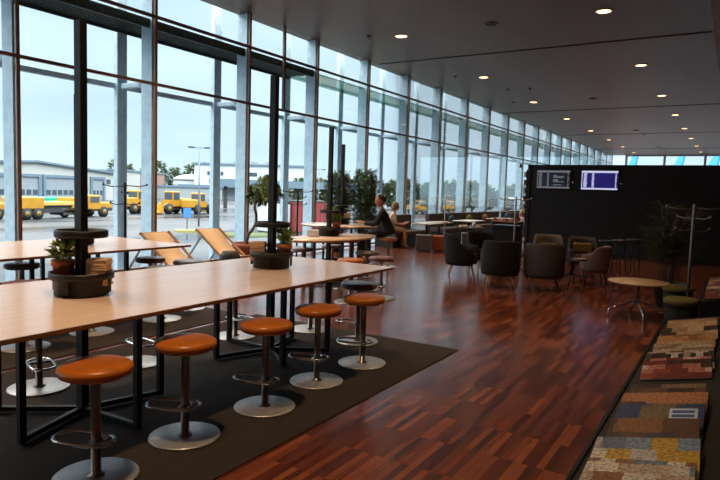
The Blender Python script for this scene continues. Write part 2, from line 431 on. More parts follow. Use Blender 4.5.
def rv(s=1):
    while True:
        v = Vector((random.uniform(-1, 1), random.uniform(-1, 1), random.uniform(-1, 1)))
        if 0.02 < v.length < 1: return v * s
def herb(loc, label):
    t = thing('potted_herb', label, 'potted plant', loc, 0, 'herb pots in the pole baskets')
    obj('pot', MB().lathe([(0, 0), (0.052, 0), (0.070, 0.125), (0.078, 0.127), (0.078, 0.165), (0.070, 0.165), (0.066, 0.13), (0, 0.13)], 24), mat('orange_clay', '#cf7a50', 0.7), t)
    b = MB()
    for i in range(60):
        a = random.uniform(0, 2 * PI); r = random.uniform(0.0, 0.085); h = random.uniform(0.05, 0.17)
        q = Vector((r * math.cos(a), r * math.sin(a), 0.125 + h))
        b.tube([(q.x * 0.2, q.y * 0.2, 0.11), (q.x * 0.7, q.y * 0.7, 0.125 + h * 0.6), q], 0.0018, 4)
        for j in range(5):
            d = Vector((math.cos(a), math.sin(a), 0.5)) + rv(0.9); leaf(b, q + rv(0.02), d, random.uniform(0.035, 0.06), 0.032)
    obj('foliage', b, M_LEAFL, t)
    return t

def pole_set(parent, x, y, ang, r_leg=0.56, nleg=5):
    """five armed floor star with thin uprights, round pole basket and ring shelf, all part of the table"""
    p = MB().b2((x - 0.036, y - 0.026, 0.01), (x + 0.036, y + 0.026, 2.66)); obj('pole', p, M_BLKMET, parent, bev=0.004)
    for k in range(nleg):
        a = ang + k * 2 * PI / nleg; cx, cy = x + r_leg * math.cos(a), y + r_leg * math.sin(a)
        b = MB(); b.bar((x + 0.03 * math.cos(a), y + 0.03 * math.sin(a), 0.03), (cx, cy, 0.03), 0.035)
        b.bar((cx, cy, 0.01), (cx, cy, TZ - 0.03), 0.042); b.bar((cx, cy, TZ - 0.05), (x, y, TZ - 0.05), 0.04)
        obj('leg', b, M_BLKMET, parent, bev=0.003)
    b = MB().lathe([(0.04, TZ), (0.175, TZ), (0.175, TZ + 0.108), (0.207, TZ + 0.108), (0.207, TZ + 0.152), (0.200, TZ + 0.152), (0.200, TZ + 0.118), (0.170, TZ + 0.108), (0.170, TZ + 0.07), (0.04, TZ + 0.07), (0.04, TZ)], 40, (x, y, 0))
    bk = obj('basket', b, M_BLKMET, parent, bev=0)
    for k in range(4):
        a = k * PI / 2 + 0.5
        obj('hook', MB().box((x + 0.192 * math.cos(a), y + 0.192 * math.sin(a), TZ + 0.062), (0.016, 0.03, 0.085), rz=a), M_BLKMET, bk)
    obj('shelf_ring', MB().lathe([(0.03, 1.225), (0.165, 1.225), (0.17, 1.235), (0.17, 1.27), (0.16, 1.275), (0.155, 1.25), (0.03, 1.25)], 36, (x, y, 0)), M_BLKMET, parent)

def rect_table(x0, x1, y0, y1, poles, label):
    t = thing('bar_table', label, 'table', (0, 0, 0.008), 0)
    obj('tabletop', MB().b2((x0, y0, TZ - 0.008 - 0.004), (x1, y1, TZ - 0.008)), M_OAK, t)
    obj('tabletop_edge', MB().b2((x0 + 0.0, y0 + 0.0, TZ - 0.036), (x1, y1, TZ - 0.0125)), M_OAKE, t, bev=0.006)
    for (px, py, a) in poles: pole_set(t, px, py, a)
    return t
rect_table(-4.51, -2.93, 1.45, 5.41, [(-3.76, 2.47, math.radians(2)), (-3.78, 4.48, math.radians(34))], 'front long beech bar table with two black poles, plant baskets and orange stools along it')
rect_table(-7.72, -6.0, 1.55, 5.5, [(-6.86, 2.45, math.radians(20)), (-6.86, 4.46, math.radians(50))], 'long beech bar table by the windows, behind the front bar table')
def oval_table(cx, cy, a, b_, pole, label):
    t = thing('bar_table', label, 'table', (0, 0, 0), 0)
    obj('tabletop', MB().lathe([(0, TZ - 0.006), (1.0, TZ - 0.006), (1.0, TZ), (0, TZ)], 56, (cx, cy, 0), a, b_), M_OAK, t)
    obj('tabletop_edge', MB().lathe([(0, TZ - 0.03), (0.99, TZ - 0.03), (1.0, TZ - 0.024), (1.0, TZ - 0.0065), (0, TZ - 0.0065)], 56, (cx, cy, 0), a, b_), M_OAKE, t)
    pole_set(t, pole[0], pole[1], 0.3, 0.42)
    return t
oval_table(-5.6, 8.2, 0.50, 1.10, (-5.82, 8.38), 'rounded beech bar table with a black pole, just past the front long table')
oval_table(-7.56, 11.28, 0.88, 0.82, (-7.68, 11.55), 'rounded beech bar table where the man in the dark jacket sits')
ZB = TZ + 0.071
herb((-3.866, 2.404, ZB), 'small leafy herb in terracotta pot, in the first pole basket of the front table')
napkins((-3.655, 2.536, ZB), 0.56, 'tan paper napkin stack to the side of the first pole on the front table')
napkins((-3.883, 4.414, ZB), 0.56, 'tan paper napkin stack in the second pole basket of the front table')
herb((-3.676, 4.545, ZB), 'leafy herb in terracotta pot in the second pole basket of the front table')
herb((-5.714, 8.446, ZB), 'green herb pot in the basket of the first rounded bar table')
napkins((-7.57, 11.617, ZB), 0.6, 'tan napkin stack in the basket of the rounded table where the man sits')
herb((-7.79, 11.483, ZB), 'herb pot in the basket of the rounded table where the man sits')
# papers lying on the rounded tables
tag(obj('napkin_dispenser', MB().b2((-0.09, -0.06, 0), (0.09, 0.06, 0.11)), M_PAPER, None, (-5.86, 7.98, TZ), 0.5, 0.008), 'white paper box standing on the first rounded bar table', 'box')
tag(obj('newspaper', MB().b2((-0.17, -0.13, 0), (0.17, 0.13, 0.012)), M_PAPER, None, (-7.32, 10.95, TZ), 0.4, 0.003), 'open white paper on the rounded table in front of the man', 'newspaper')

# ================================================================== BAR STOOLS
SZ = 0.635
def stool_meshes(lm):
    seat = MB().lathe([(0, SZ - 0.068), (0.165, SZ - 0.068), (0.184, SZ - 0.058), (0.195, SZ - 0.036), (0.190, SZ - 0.014), (0.170, SZ - 0.003), (0.12, SZ + 0.002), (0, SZ + 0.002)], 36).mesh('seat', lm)
    return seat
post = MB().lathe([(0, 0.013), (0.045, 0.013), (0.045, 0.02), (0.026, 0.024), (0.026, SZ - 0.075), (0.07, SZ - 0.07), (0.07, SZ - 0.067), (0, SZ - 0.067)], 20).mesh('post', M_POST)
base = MB().lathe([(0, 0), (0.218, 0), (0.223, 0.004), (0.221, 0.011), (0.215, 0.0135), (0, 0.0135)], 44).mesh('base_plate', M_STEEL)
ring = []
for k in range(28):
    a = 2 * PI * k / 28
    x, y = 0.095 * math.cos(a), 0.085 * math.sin(a)
    ring.append((x + (0.075 if math.cos(a) > 0 else -0.075) * min(1, abs(math.cos(a)) * 3) - 0.075, y, 0.205))
rm = MB().tube(ring, 0.0105, 10, closed=True)
rm.b2((-0.03, -0.088, 0.198), (0.03, -0.02, 0.212)).b2((-0.03, 0.02, 0.198), (0.03, 0.088, 0.212))
ringm = rm.mesh('footrest', M_CHROME)
seats = {'o': stool_meshes(M_LEATHER), 'b': stool_meshes(M_LEATHD), 'g': stool_meshes(M_LEATHG)}
def stool(x, y, c, label, group, rz=0.0, z=0.008):
    t = thing('bar_stool', label, 'stool', (x, y, z), rz, group)
    obj('seat', seats[c], None, t); obj('post', post, None, t); obj('base_plate', base, None, t); obj('footrest', ringm, None, t)
    return t
g1 = 'orange stools along the front table'
nm = ['orange leather bar stool at the near end of the front row, first of five',
      'orange leather bar stool on round steel base, second of the front row',
      'orange leather bar stool on round steel base, middle one of the front row of five',
      'orange leather bar stool on round steel base, fourth of the front row',
      'orange leather bar stool, last of the front row near the carpet corner']
for i, (x, y) in enumerate(((-2.85, 1.95), (-2.88, 2.60), (-2.82, 3.30), (-2.87, 4.01), (-2.85, 4.70))):
    stool(x, y, 'o', nm[i], g1, (0.35, 0.5, 0.25, 0.3, 0.2)[i])
stool(-3.32, 5.36, 'g', 'grey topped bar stool behind the last orange stool of the front row', None, 0.1)
g2 = 'stools on the inner side of the front table'
for i, (x, y, c) in enumerate(((-4.48, 2.58, 'b'), (-4.45, 3.45, 'b'), (-4.47, 4.72, 'g'))):
    stool(x, y, c, 'bar stool under the inner side of the front table, %s' % ('behind the first orange stool', 'between the poles', 'beyond the second pole')[i], g2, 2.8 + 0.2 * i)
stool(-4.04, 5.49, 'b', 'bar stool at the far inner corner of the front table', None, 2.0)
g3 = 'stools on the room side of the window table'
for i, (x, y, c) in enumerate(((-5.70, 3.15, 'b'), (-5.76, 3.9, 'b'), (-5.71, 4.79, 'g'), (-5.98, 5.43, 'g'))):
    stool(x, y, c, 'bar stool along the window table, %s' % ('its worn brown seat peeping over the front tabletop', 'behind the first pole basket', 'third along the row', 'grey seat at the table end before the deck chairs')[i], g3, 0.4 * i)
for i, (x, y, c) in enumerate(((-7.05, 3.87, 'g'), (-6.56, 5.30, 'b'))):
    stool(x, y, c, ('black seated bar stool seen under the window table by the first big mullion', 'brown seated bar stool under the end of the window table')[i], None, 2.6)
g4 = 'stools around the first rounded table'
for i, (x, y, c) in enumerate(((-6.16, 8.11, 'g'), (-5.78, 8.43, 'g'), (-4.65, 7.26, 'o'), (-5.06, 8.39, 'g'), (-4.47, 7.85, 'b'))):
    if i == 1: x, y = -6.1, 8.9
    stool(x, y, c, ('grey bar stool on the window side of the first rounded table', 'grey bar stool at the far side of the first rounded table', 'orange bar stool just past the corner of the front table', 'pale grey bar stool under the tip of the first rounded table', 'brown bar stool on open parquet beside the lone orange one')[i], g4, 0.5 * i, 0.0)
stool(-6.27, 11.27, 'o', 'orange bar stool on which the man in the dark jacket sits', None, 0.3, 0.0)
stool(-6.55, 10.2, 'b', 'brown topped bar stool in front of the seated man', None, 1.3, 0.0)

# ================================================================== DECK CHAIRS
def deck_chair(x, y, label):
    t = thing('deck_chair', label, 'deck chair', (x, y, 0), 0, 'deck chairs facing the tables')
    b = MB()
    for s in (-0.28, 0.28):
        b.bar((0, s, 0.84), (1.12, s, 0.03), 0.022, 0.045)
    b.bar((0.0, -0.3, 0.82), (0.0, 0.3, 0.82), 0.03); b.bar((1.1, -0.3, 0.05), (1.1, 0.3, 0.05), 0.03)
    obj('back_frame', b, M_PINE, t, bev=0.004)
    b = MB()
    for s in (-0.245, 0.245):
        b.bar((0.12, s, 0.03), (1.0, s, 0.43), 0.022, 0.04)
    b.bar((1.0, -0.26, 0.42), (1.0, 0.26, 0.42), 0.03); b.bar((0.13, -0.26, 0.04), (0.13, 0.26, 0.04), 0.03)
    obj('seat_frame', b, M_PINE, t, bev=0.004)
    b = MB()
    for s in (-0.31, 0.31):
        b.bar((0.16, s, 0.72), (-0.32, s, 0.14), 0.02, 0.03)
    b.bar((-0.3, -0.31, 0.16), (-0.3, 0.31, 0.16), 0.025)
    obj('prop_frame', b, M_GREYRAIL, t, bev=0.003)
    n = 16; vs = []; fs = []
    for i in range(n + 1):
        u = i / n; px = u * 1.0; pz = 0.84 + (0.42 - 0.84) * u - 0.20 * math.sin(PI * u ** 1.3)
        for s in (-0.235, 0.235): vs.append((px, s, pz)); vs.append((px, s, pz - 0.006))
    for i in range(n):
        a = i * 4; fs += [(a, a + 4, a + 6, a + 2), (a + 1, a + 3, a + 7, a + 5), (a, a + 1, a + 5, a + 4), (a + 2, a + 6, a + 7, a + 3)]
    obj('canvas_sling', MB().add(vs, fs, True), M_CANVAS, t)
    return t
deck_chair(-8.0, 6.55, 'wooden deck chair with tan canvas sling, first by the window, partly behind the table tip')
deck_chair(-8.15, 7.86, 'wooden deck chair with tan canvas sling, standing before the big terracotta pot')
bg = thing('shoulder_bag', 'dark bag with pale patches standing beside the second deck chair', 'bag', (-7.0, 7.25, 0.0), 0.6)
obj('bag_body', MB().lathe([(0, 0.30), (0.15, 0.30), (0.18, 0.36), (0.17, 0.48), (0.12, 0.56), (0, 0.57)], 18, sy=0.6), mat('dark_bag_fabric', '#33363c', 0.6, var=0.9, scale=12), bg)
obj('stool_support', MB().lathe([(0, 0), (0.17, 0), (0.17, 0.02), (0.03, 0.03), (0.03, 0.27), (0.18, 0.28), (0.18, 0.30), (0, 0.30)], 20), M_BLKMET, bg)

# ================================================================== PLANTS INSIDE
def tree_pot(loc, r, h, m, label, name='potted_tree', cat='potted tree'):
    t = thing(name, label, cat, loc)
    pot = obj('pot', MB().lathe([(0, 0), (r * 0.62, 0), (r * 0.93, h * 0.82), (r, h * 0.84), (r, h), (r * 0.9, h), (r * 0.86, h * 0.85), (0, h * 0.85)], 32), m, t)
    obj('soil', MB().lathe([(0, h * 0.852), (r * 0.85, h * 0.852), (r * 0.85, h * 0.88), (0, h * 0.89)], 24), M_SOIL, pot)
    return t
fi = tree_pot((-8.62, 9.5, 0), 0.37, 0.45, M_TERRA, 'ficus tree with curved bare trunk in a wide terracotta pot by the window', 'ficus_tree', 'potted tree')
obj('trunk', MB().tube([(0, -0.09, 0.38), (0, -0.09, 0.48), (0.0, -0.05, 0.62), (0.02, 0.05, 0.72), (0.0, 0.17, 0.83), (-0.02, 0.22, 0.93), (0, 0.19, 1.05), (0, 0.14, 1.18), (0.0, 0.15, 1.35), (0.02, 0.25, 1.55)], [0.035, 0.035, 0.034, 0.032, 0.031, 0.03, 0.028, 0.026, 0.024, 0.012], 10), M_BARK, fi)
b = MB()
clumps = [rv(0.8) for _ in range(26)]
for i in range(1900):
    v = random.choice(clumps) + rv(0.27)
    p = Vector((0.03 + v.x * 0.46, 0.45 + v.y * 0.52, 1.64 + v.z * 0.32 - 0.16 * (v.x * v.x + v.y * v.y)))
    if random.random() < 0.25 and v.z < -0.2: p.z -= random.uniform(0, 0.14)
    d = Vector((v.x, v.y, -0.9)) + rv(0.5); leaf(b, p, d, random.uniform(0.07, 0.12), 0.045)
for i in range(12):
    v = rv(0.9); b.tube([(0.0, 0.14, 1.33), (0.05 + v.x * 0.2, 0.3 + v.y * 0.25, 1.5), (0.05 + v.x * 0.38, 0.33 + v.y * 0.4, 1.66 + v.z * 0.2)], 0.008, 5)
obj('crown', b, M_LEAF, fi)
for n_, (x, y, h, w, lab) in enumerate(((-8.90, 13.2, 2.02, 0.26, 'tall bushy green plant behind the second rounded table, by the window mullion'),
                          (-8.28, 13.55, 2.10, 0.26, 'tall bushy green plant behind the seated man, twin of the one nearer the window'))):
    pt = tree_pot((x, y, 0), 0.2, 0.36, M_BLKMET, lab, 'ficus_bush', 'potted plant')
    b = MB()
    for i in range(9):
        a = 2 * PI * i / 9; b.tube([(0.06 * math.cos(a), 0.06 * math.sin(a), 0.36), (0.14 * math.cos(a), 0.14 * math.sin(a), 1.0), (0.2 * math.cos(a), 0.2 * math.sin(a), h - 0.25)], 0.009, 5)
    obj('stems', b, M_BARK, pt)
    b = MB()
    for i in range(4200):
        z = random.uniform(0.45, h); rr = w * (0.75 + 0.5 * (z / h)) * math.sqrt(random.random()) * (1.15 if z < h * 0.9 else 0.8)
        if z < 0.8 and random.random() < 0.35: continue
        a = random.uniform(0, 2 * PI); p = Vector((rr * math.cos(a), rr * math.sin(a), z + 0.08 * math.sin(a * 5)))
        leaf(b, p, Vector((math.cos(a), math.sin(a), random.uniform(-0.8, 0.9))) + rv(0.5), random.uniform(0.07, 0.13), 0.045)
    obj('foliage', b, M_LEAF, pt)
# dark bamboo beside the newspaper rack
bm_ = tree_pot((-0.78, 10.15, 0), 0.24, 0.38, M_BLKMET, 'tall dark bamboo palm beside the coat stand against the black partition', 'bamboo_palm', 'potted plant')
b = MB(); bl = MB()
for i in range(13):
    a = random.uniform(0, 2 * PI); r = random.uniform(0.03, 0.13); hh = random.uniform(1.1, 1.6); q = random.uniform(1.2, 2.6)
    top = Vector((r * q * math.cos(a), r * q * math.sin(a), hh))
    b.tube([(r * math.cos(a), r * math.sin(a), 0.33), (r * 1.3 * math.cos(a), r * 1.3 * math.sin(a), hh * 0.6), top], 0.009, 6)
    for j in range(26):
        u = random.uniform(0.35, 1.0); p = Vector((r * math.cos(a), r * math.sin(a), 0.33)).lerp(top, u)
        an = random.uniform(0, 2 * PI); d = Vector((math.cos(an), math.sin(an), 0.3)); L = random.uniform(0.1, 0.3)
        e = p + d * L
        bl.tube([p, p + d * L * 0.6 + Vector((0, 0, 0.03)), e], 0.002, 3)
        for k in range(6):
            u2 = 0.4 + 0.12 * k; leaf(bl, p.lerp(e, u2), d + Vector((math.sin(an), -math.cos(an), -0.5)) * (1 if k % 2 else -1) * 0.7, 0.11, 0.018)
obj('canes', b, M_BARK, bm_); obj('foliage', bl, M_BAMB, bm_)

# ================================================================== COAT STANDS
def coat_stand(x, y, m, h, label, rot=0.0, group=None):
    t = thing('coat_stand', label, 'coat stand', (x, y, 0), rot, group)
    obj('base_plate', MB().lathe([(0, 0), (0.19, 0), (0.19, 0.012), (0.03, 0.02), (0, 0.02)], 28), m, t)
    obj('pole', MB().lathe([(0, 0.012), (0.02, 0.012), (0.02, h), (0.012, h + 0.01), (0, h + 0.01)], 14), m, t)
    for i, (z, a, L) in enumerate(((h - 0.04, 0.1, 0.34), (h - 0.05, 3.2, 0.34), (h - 0.17, 2.2, 0.24), (h - 0.17, 5.3, 0.24), (h - 0.33, 3.3, 0.22), (h - 0.33, 0.2, 0.22))):
        c, s = math.cos(a), math.sin(a)
        arm = obj('arm', MB().tube([(0.015 * c, 0.015 * s, z), (L * 0.6 * c, L * 0.6 * s, z - 0.012), (L * c, L * s, z + 0.012)], 0.008, 8), m, t)
        obj('knob', MB().blob((L * c, L * s, z + 0.02), (0.018, 0.018, 0.02), 8), m, arm)
    return t
coat_stand(-8.15, 6.1, M_BLKMET, 1.62, 'black metal coat stand with three tiers of arms behind the window table', 0.5)
coat_stand(-8.3, 10.7, M_BLKMET, 1.60, 'black metal coat stand by the window, before the red container outside', 0.9)
coat_stand(-7.76, 17.55, M_STEEL, 1.60, 'steel coat stand beside the orange cube pouf at the banquette', 0.2)
coat_stand(-4.0, 12.75, M_STEEL, 1.58, 'steel coat stand behind the dark armchairs, at the corner of the black partition', 0.6)
coat_stand(-0.46, 9.05, mat('warm_grey_steel', '#77757a', 0.45, 0.5), 1.56, 'steel coat stand beside the small round oak coffee table and newspaper rack', 0.35)

# ================================================================== BLACK PARTITION WITH SCREENS
bw = thing('partition', 'large matt black partition carrying two flight information screens', 'partition', (0, 17.9, 0))
obj('panel', MB().b2((-5.24, 0, 0), (3.2, 3.2, 2.55)), M_BLACK, bw, bev=0.01)
obj('edge_post', MB().b2((-5.30, -0.03, 0), (-5.22, 0.05, 2.56)), mat('dark_steel_edge', '#33302f', 0.4, 0.5), bw)
M_TVB = mat('screen_bezel', '#0a0a0c', 0.3)
def screen(x0, x1, z0, z1, bg, bg_e, strip, rows_, label):
    t = thing('flight_information_screen', label, 'screen', (0, 17.9, 0))
    obj('bezel', MB().b2((x0 - 0.025, -0.07, z0 - 0.025), (x1 + 0.025, -0.004, z1 + 0.025)), M_TVB, t, bev=0.006)
    d = obj('display', MB().b2((x0, -0.074, z0), (x1, -0.0705, z1)), mat('display_' + bg[1:], bg, 0.2, emit=(bg, bg_e)), t)
    ms = mat('display_light_' + strip[0][1:], strip[0], 0.4, emit=strip)
    obj('header_strip', MB().b2((x0, -0.077, z1 - 0.055), (x1, -0.0745, z1)), ms, d)
    obj('footer_strip', MB().b2((x0, -0.077, z0), (x1, -0.0745, z0 + 0.045)), ms, d)
    W = x1 - x0; b = MB(); n = 13; hh = (z1 - z0 - 0.12) / n
    for (u0, u1, fill) in rows_:
        for k in range(n):
            if random.random() > fill: continue
            zz = z1 - 0.065 - hh * (k + 1); e = u0 + (u1 - u0) * random.uniform(0.7, 1)
            b.b2((x0 + W * u0, -0.077, zz + hh * 0.12), (x0 + W * e, -0.0745, zz + hh * 0.8))
    o_ = obj('text_rows', b, ms, d); o_['kind'] = 'stuff'
    obj('status_light', MB().b2((x1 + 0.06, -0.03, z0 + 0.17), (x1 + 0.075, -0.004, z0 + 0.185)), mat('status_glow', '#ffe0b0', emit=('#ffe0b0', 1.0)), t)
screen(-5.0, -4.07, 1.87, 2.38, '#11131c', 1.0, ('#6d7078', 0.75), [(0.0, 0.04, 1), (0.06, 0.16, 0.95), (0.31, 0.37, 1), (0.5, 0.66, 0.35), (0.5, 0.85, 0.35), (0.93, 0.97, 0.8)], 'dim flight information screen with grey text columns on the black partition')
screen(-3.75, -2.79, 1.86, 2.38, '#14125a', 1.0, ('#c8cbea', 0.85), [(0.0, 0.035, 1), (0.06, 0.17, 0.9), (0.29, 0.36, 1), (0.93, 0.97, 0.95)], 'bright blue flight information screen with white columns on the black partition')
# brochure holder at the left end of the partition
br = thing('brochure_rack', 'narrow rack of red and white brochures on the end of the black partition', 'rack', (-5.34, 17.95, 0))
obj('back_strip', MB().b2((0.0, -0.06, 0.9), (0.02, 0.10, 2.4)), M_BLKMET, br)
for i in range(6):
    z = 0.98 + i * 0.24
    obj('shelf', MB().b2((-0.10, -0.05, z), (0.0, 0.10, z + 0.012)), M_STEEL, br)
for i in range(6):
    z = 0.992 + i * 0.24
    tag(obj('brochure', MB().b2((-0.08, -0.03, z), (-0.03, 0.08, z + 0.15)), mat('brochure_%d' % (i % 2), ('#b04838', '#c9bdb6')[i % 2], 0.5), None, (-5.34, 17.95, 0)),
        'small %s brochure bundle in the partition end rack, %s shelf from the floor' % (('red', 'pale')[i % 2], ('first', 'second', 'third', 'fourth', 'fifth', 'topmost')[i]), 'brochure', 'brochures on the partition end')
cl = thing('clip_lamp', 'small dark spotlight on a thin arm at the top corner of the black partition', 'lamp', (-5.3, 17.9, 2.5))
obj('arm', MB().tube([(0.0, 0, 0.05), (-0.25, -0.03, 0.1), (-0.6, 0, 0.28)], 0.008, 6), M_BLKMET, cl)
obj('lamp_head', MB().lathe([(0, -0.06), (0.04, -0.06), (0.03, 0.05), (0, 0.05)], 12, (-0.22, -0.03, 0.02)), M_BLKMET, cl)

# ================================================================== LOUNGE
def armchair(x, y, face, fabric, legm, label, hgt=0.83, w=0.34, group=None, cushion=None):
    """tub armchair; face = direction the sitter looks, radians"""
    t = thing('armchair', label, 'armchair', (x, y, 0), face - PI / 2, group)
    n = 36; vs = []; fs = []; span = math.radians(132)
    for i in range(n + 1):
        u = -1 + 2 * i / n; a = -PI / 2 + u * span
        hh = 0.56 + (hgt - 0.56) * (0.5 + 0.5 * math.cos(PI * min(1, max(0, (abs(u) - 0.42) / 0.34))))
        for k, (r, z) in enumerate(((w * 0.93, 0.22), (w * 1.0, 0.30), (w * 1.03, hh - 0.04), (w * 0.99, hh), (w * 0.89, hh), (w * 0.82, hh - 0.06), (w * 0.78, 0.26))):
            lean = 1 + (0.10 * max(0, z - 0.4) / 0.4) * max(0, math.cos(a + PI / 2))
            vs.append((r * math.cos(a) * (1.0), r * math.sin(a) * lean * 0.98, z))
    m = 7
    for i in range(n):
        for k in range(m):
            k2 = (k + 1) % m; fs.append((i * m + k, (i + 1) * m + k, (i + 1) * m + k2, i * m + k2))
    fs.append(tuple(range(m))); fs.append(tuple(n * m + k for k in range(m - 1, -1, -1)))
    obj('backrest', MB().add(vs, fs, True), fabric, t)
    obj('seat', MB().lathe([(0, 0.25), (w * 0.72, 0.25), (w * 0.8, 0.29), (w * 0.78, 0.42), (w * 0.68, 0.45), (0, 0.455)], 28, (0, 0.03, 0), 1, 1.08), fabric, t)
    for sx in (-1, 1):
        for sy in (-1, 1):
            obj('leg', MB().tube([(sx * w * 0.52, sy * w * 0.52, 0.26), (sx * w * 0.74, sy * w * 0.74, 0.0)], [0.019, 0.011], 8), legm, t)
    if cushion:
        c = obj('cushion', MB().box((0, 0, 0), (0.38, 0.10, 0.22)), cushion, None, (x - 0.06 * math.cos(face), y - 0.06 * math.sin(face), 0.575), face - PI / 2)
        for v_ in c.data.vertices: v_.co *= 1
        sub_ = c.modifiers.new('soft', 'BEVEL'); sub_.width = 0.045; sub_.segments = 4
        c.rotation_euler = (0.15, 0, face - PI / 2)
        return t, c
    return t
F_DARK = mat('charcoal_fabric', '#0b0a0b', 0.9, var=0.2, scale=60)
F_GREY = mat('warm_grey_fabric', '#3d3536', 0.9, var=0.15, scale=60)
F_TAUPE = mat('taupe_fabric', '#665853', 0.9, var=0.15, scale=60)
F_ROSE = mat('dusty_rose_fabric', '#735a54', 0.9, var=0.12, scale=60)
F_OLIVE = mat('olive_yellow_fabric', '#5c5324', 0.9, var=0.15, scale=60)
M_LEGL = mat('pale_oak_leg', '#b4805c', 0.5)
M_LEGD = mat('dark_leg', '#1b1413', 0.5)
armchair(-4.55, 11.2, math.radians(25), F_DARK, M_LEGL, 'charcoal tub armchair seen side on, between the cube poufs and its twin')
armchair(-4.5, 12.25, math.radians(-40), F_DARK, M_LEGL, 'charcoal tub armchair facing the low table with the white paper sheet')
armchair(-3.46, 10.31, math.radians(112), F_DARK, M_LEGL, 'charcoal tub armchair with pale legs seen from behind, beside the warm grey one')
armchair(-2.745, 10.50, math.radians(105), F_GREY, M_LEGD, 'warm grey tub armchair seen from behind, in front of the taupe one', 0.82, 0.34)
a_, c_ = armchair(-3.15, 12.35, math.radians(-65), F_TAUPE, M_LEGD, 'taupe tub armchair facing the camera with an olive cushion in it', 0.84, 0.30, None, F_OLIVE)
tag(c_, 'olive cushion in the taupe armchair', 'cushion')
a_, c_ = armchair(-2.62, 12.95, math.radians(-72), F_GREY, M_LEGD, 'dark grey tub armchair by the partition with a yellow cushion in it', 0.80, 0.29, None, mat('mustard_fabric', '#77652a', 0.9, scale=60))
tag(c_, 'mustard yellow cushion in the dark grey armchair by the partition', 'cushion')
armchair(-2.2, 12.0, math.radians(178), F_ROSE, M_LEGD, 'dusty rose low armchair turned sideways towards the little cup table', 0.72, 0.27)

def pedestal_table(x, y, r, h, top, legm, label, name='side_table', legs=4, rz=0.0, thick=0.018):
    t = thing(name, label, 'table', (x, y, 0), rz)
    obj('tabletop', MB().lathe([(0, h - thick), (r - 0.01, h - thick), (r, h - thick / 2), (r - 0.004, h), (0, h)], 40), top, t)
    obj('column', MB().lathe([(0, 0.2), (0.022, 0.2), (0.018, h - 0.03), (0.07, h - thick - 0.001), (0, h - thick - 0.001)], 16), legm, t)
    for k in range(legs):
        a = k * 2 * PI / legs
        obj('leg', MB().tube([(0.01 * math.cos(a), 0.01 * math.sin(a), 0.23), (0.12 * math.cos(a), 0.12 * math.sin(a), 0.19), (r * 0.72 * math.cos(a), r * 0.72 * math.sin(a), 0.13), (r * 0.92 * math.cos(a), r * 0.92 * math.sin(a), 0.1), (r * 0.93 * math.cos(a), r * 0.93 * math.sin(a), 0.0)], 0.012, 8), legm, t)
    return t
M_OAKT = mat('honey_oak_top', '#b89a78', 0.45, var=0.12, scale=4, stretch=(8, 1, 1))
pedestal_table(-1.05, 8.93, 0.39, 0.5, M_OAKT, M_CHROME, 'small round oak coffee table on four chrome legs in the open floor', 'coffee_table', 4, 0.35)
pedestal_table(-2.45, 11.3, 0.26, 0.5, M_TVB, M_BLKMET, 'small dark round table with a white cup between the grey armchairs')
pedestal_table(-3.55, 11.45, 0.27, 0.48, M_TVB, M_BLKMET, 'small dark round table with a cup behind the charcoal armchairs')
pedestal_table(-3.95, 11.85, 0.25, 0.46, M_TVB, M_BLKMET, 'small dark round table with white paper between the two charcoal armchairs')
def cup(x, y, z, label):
    t = thing('coffee_cup', label, 'cup', (x, y, z))
    obj('saucer', MB().lathe([(0, 0.002), (0.05, 0.002), (0.075, 0.012), (0.075, 0.016), (0.05, 0.008), (0, 0.008)], 20), M_PAPER, t)
    cu = MB().lathe([(0, 0.009), (0.028, 0.009), (0.043, 0.075), (0.039, 0.075), (0.026, 0.016), (0, 0.016)], 20)
    c = obj('cup_body', cu, M_PAPER, t)
    obj('handle', MB().tube([(0.036, 0, 0.06), (0.06, 0, 0.055), (0.058, 0, 0.03), (0.032, 0, 0.025)], 0.005, 6), M_PAPER, c)
cup(-2.60, 11.15, 0.5, 'white coffee cup on the small table between the grey armchairs')
cup(-3.55, 11.38, 0.48, 'white coffee cup on the small table behind the charcoal armchair')
tag(obj('paper_plate', MB().lathe([(0, 0), (0.09, 0), (0.12, 0.012), (0.09, 0.006), (0, 0.006)], 24), mat('wood_plate', '#a88468', 0.5), None, (-2.33, 11.38, 0.5)), 'pale plate beside the cup between the grey armchairs', 'plate')
tag(obj('paper_sheet', MB().b2((-0.12, -0.16, 0), (0.12, 0.16, 0.004)), M_PAPER, None, (-4.0, 11.85, 0.46), 0.4), 'white sheet of paper on the low table between the charcoal armchairs', 'paper')
for i, (x, y, c) in enumerate(((-2.3, 13.75, '#1c1f27'), (-2.12, 14.3, '#39404e'), (-1.9, 14.85, '#2c323d'))):
    t = thing('low_stool', 'small dark round stool by the partition, %s' % ('first past the rose armchair', 'middle one of three', 'last one before the partition wall')[i], 'stool', (x, y, 0), 0, 'dark stools by the partition')
    obj('seat', MB().lathe([(0, 0.69), (0.15, 0.69), (0.165, 0.705), (0.15, 0.72), (0, 0.722)], 24), mat('stool_top_%d' % i, c, 0.3), t)
    for k in range(4):
        a = k * PI / 2 + 0.4
        obj('leg', MB().tube([(0.08 * math.cos(a), 0.08 * math.sin(a), 0.69), (0.16 * math.cos(a), 0.16 * math.sin(a), 0)], 0.01, 6), M_BLKMET, t)
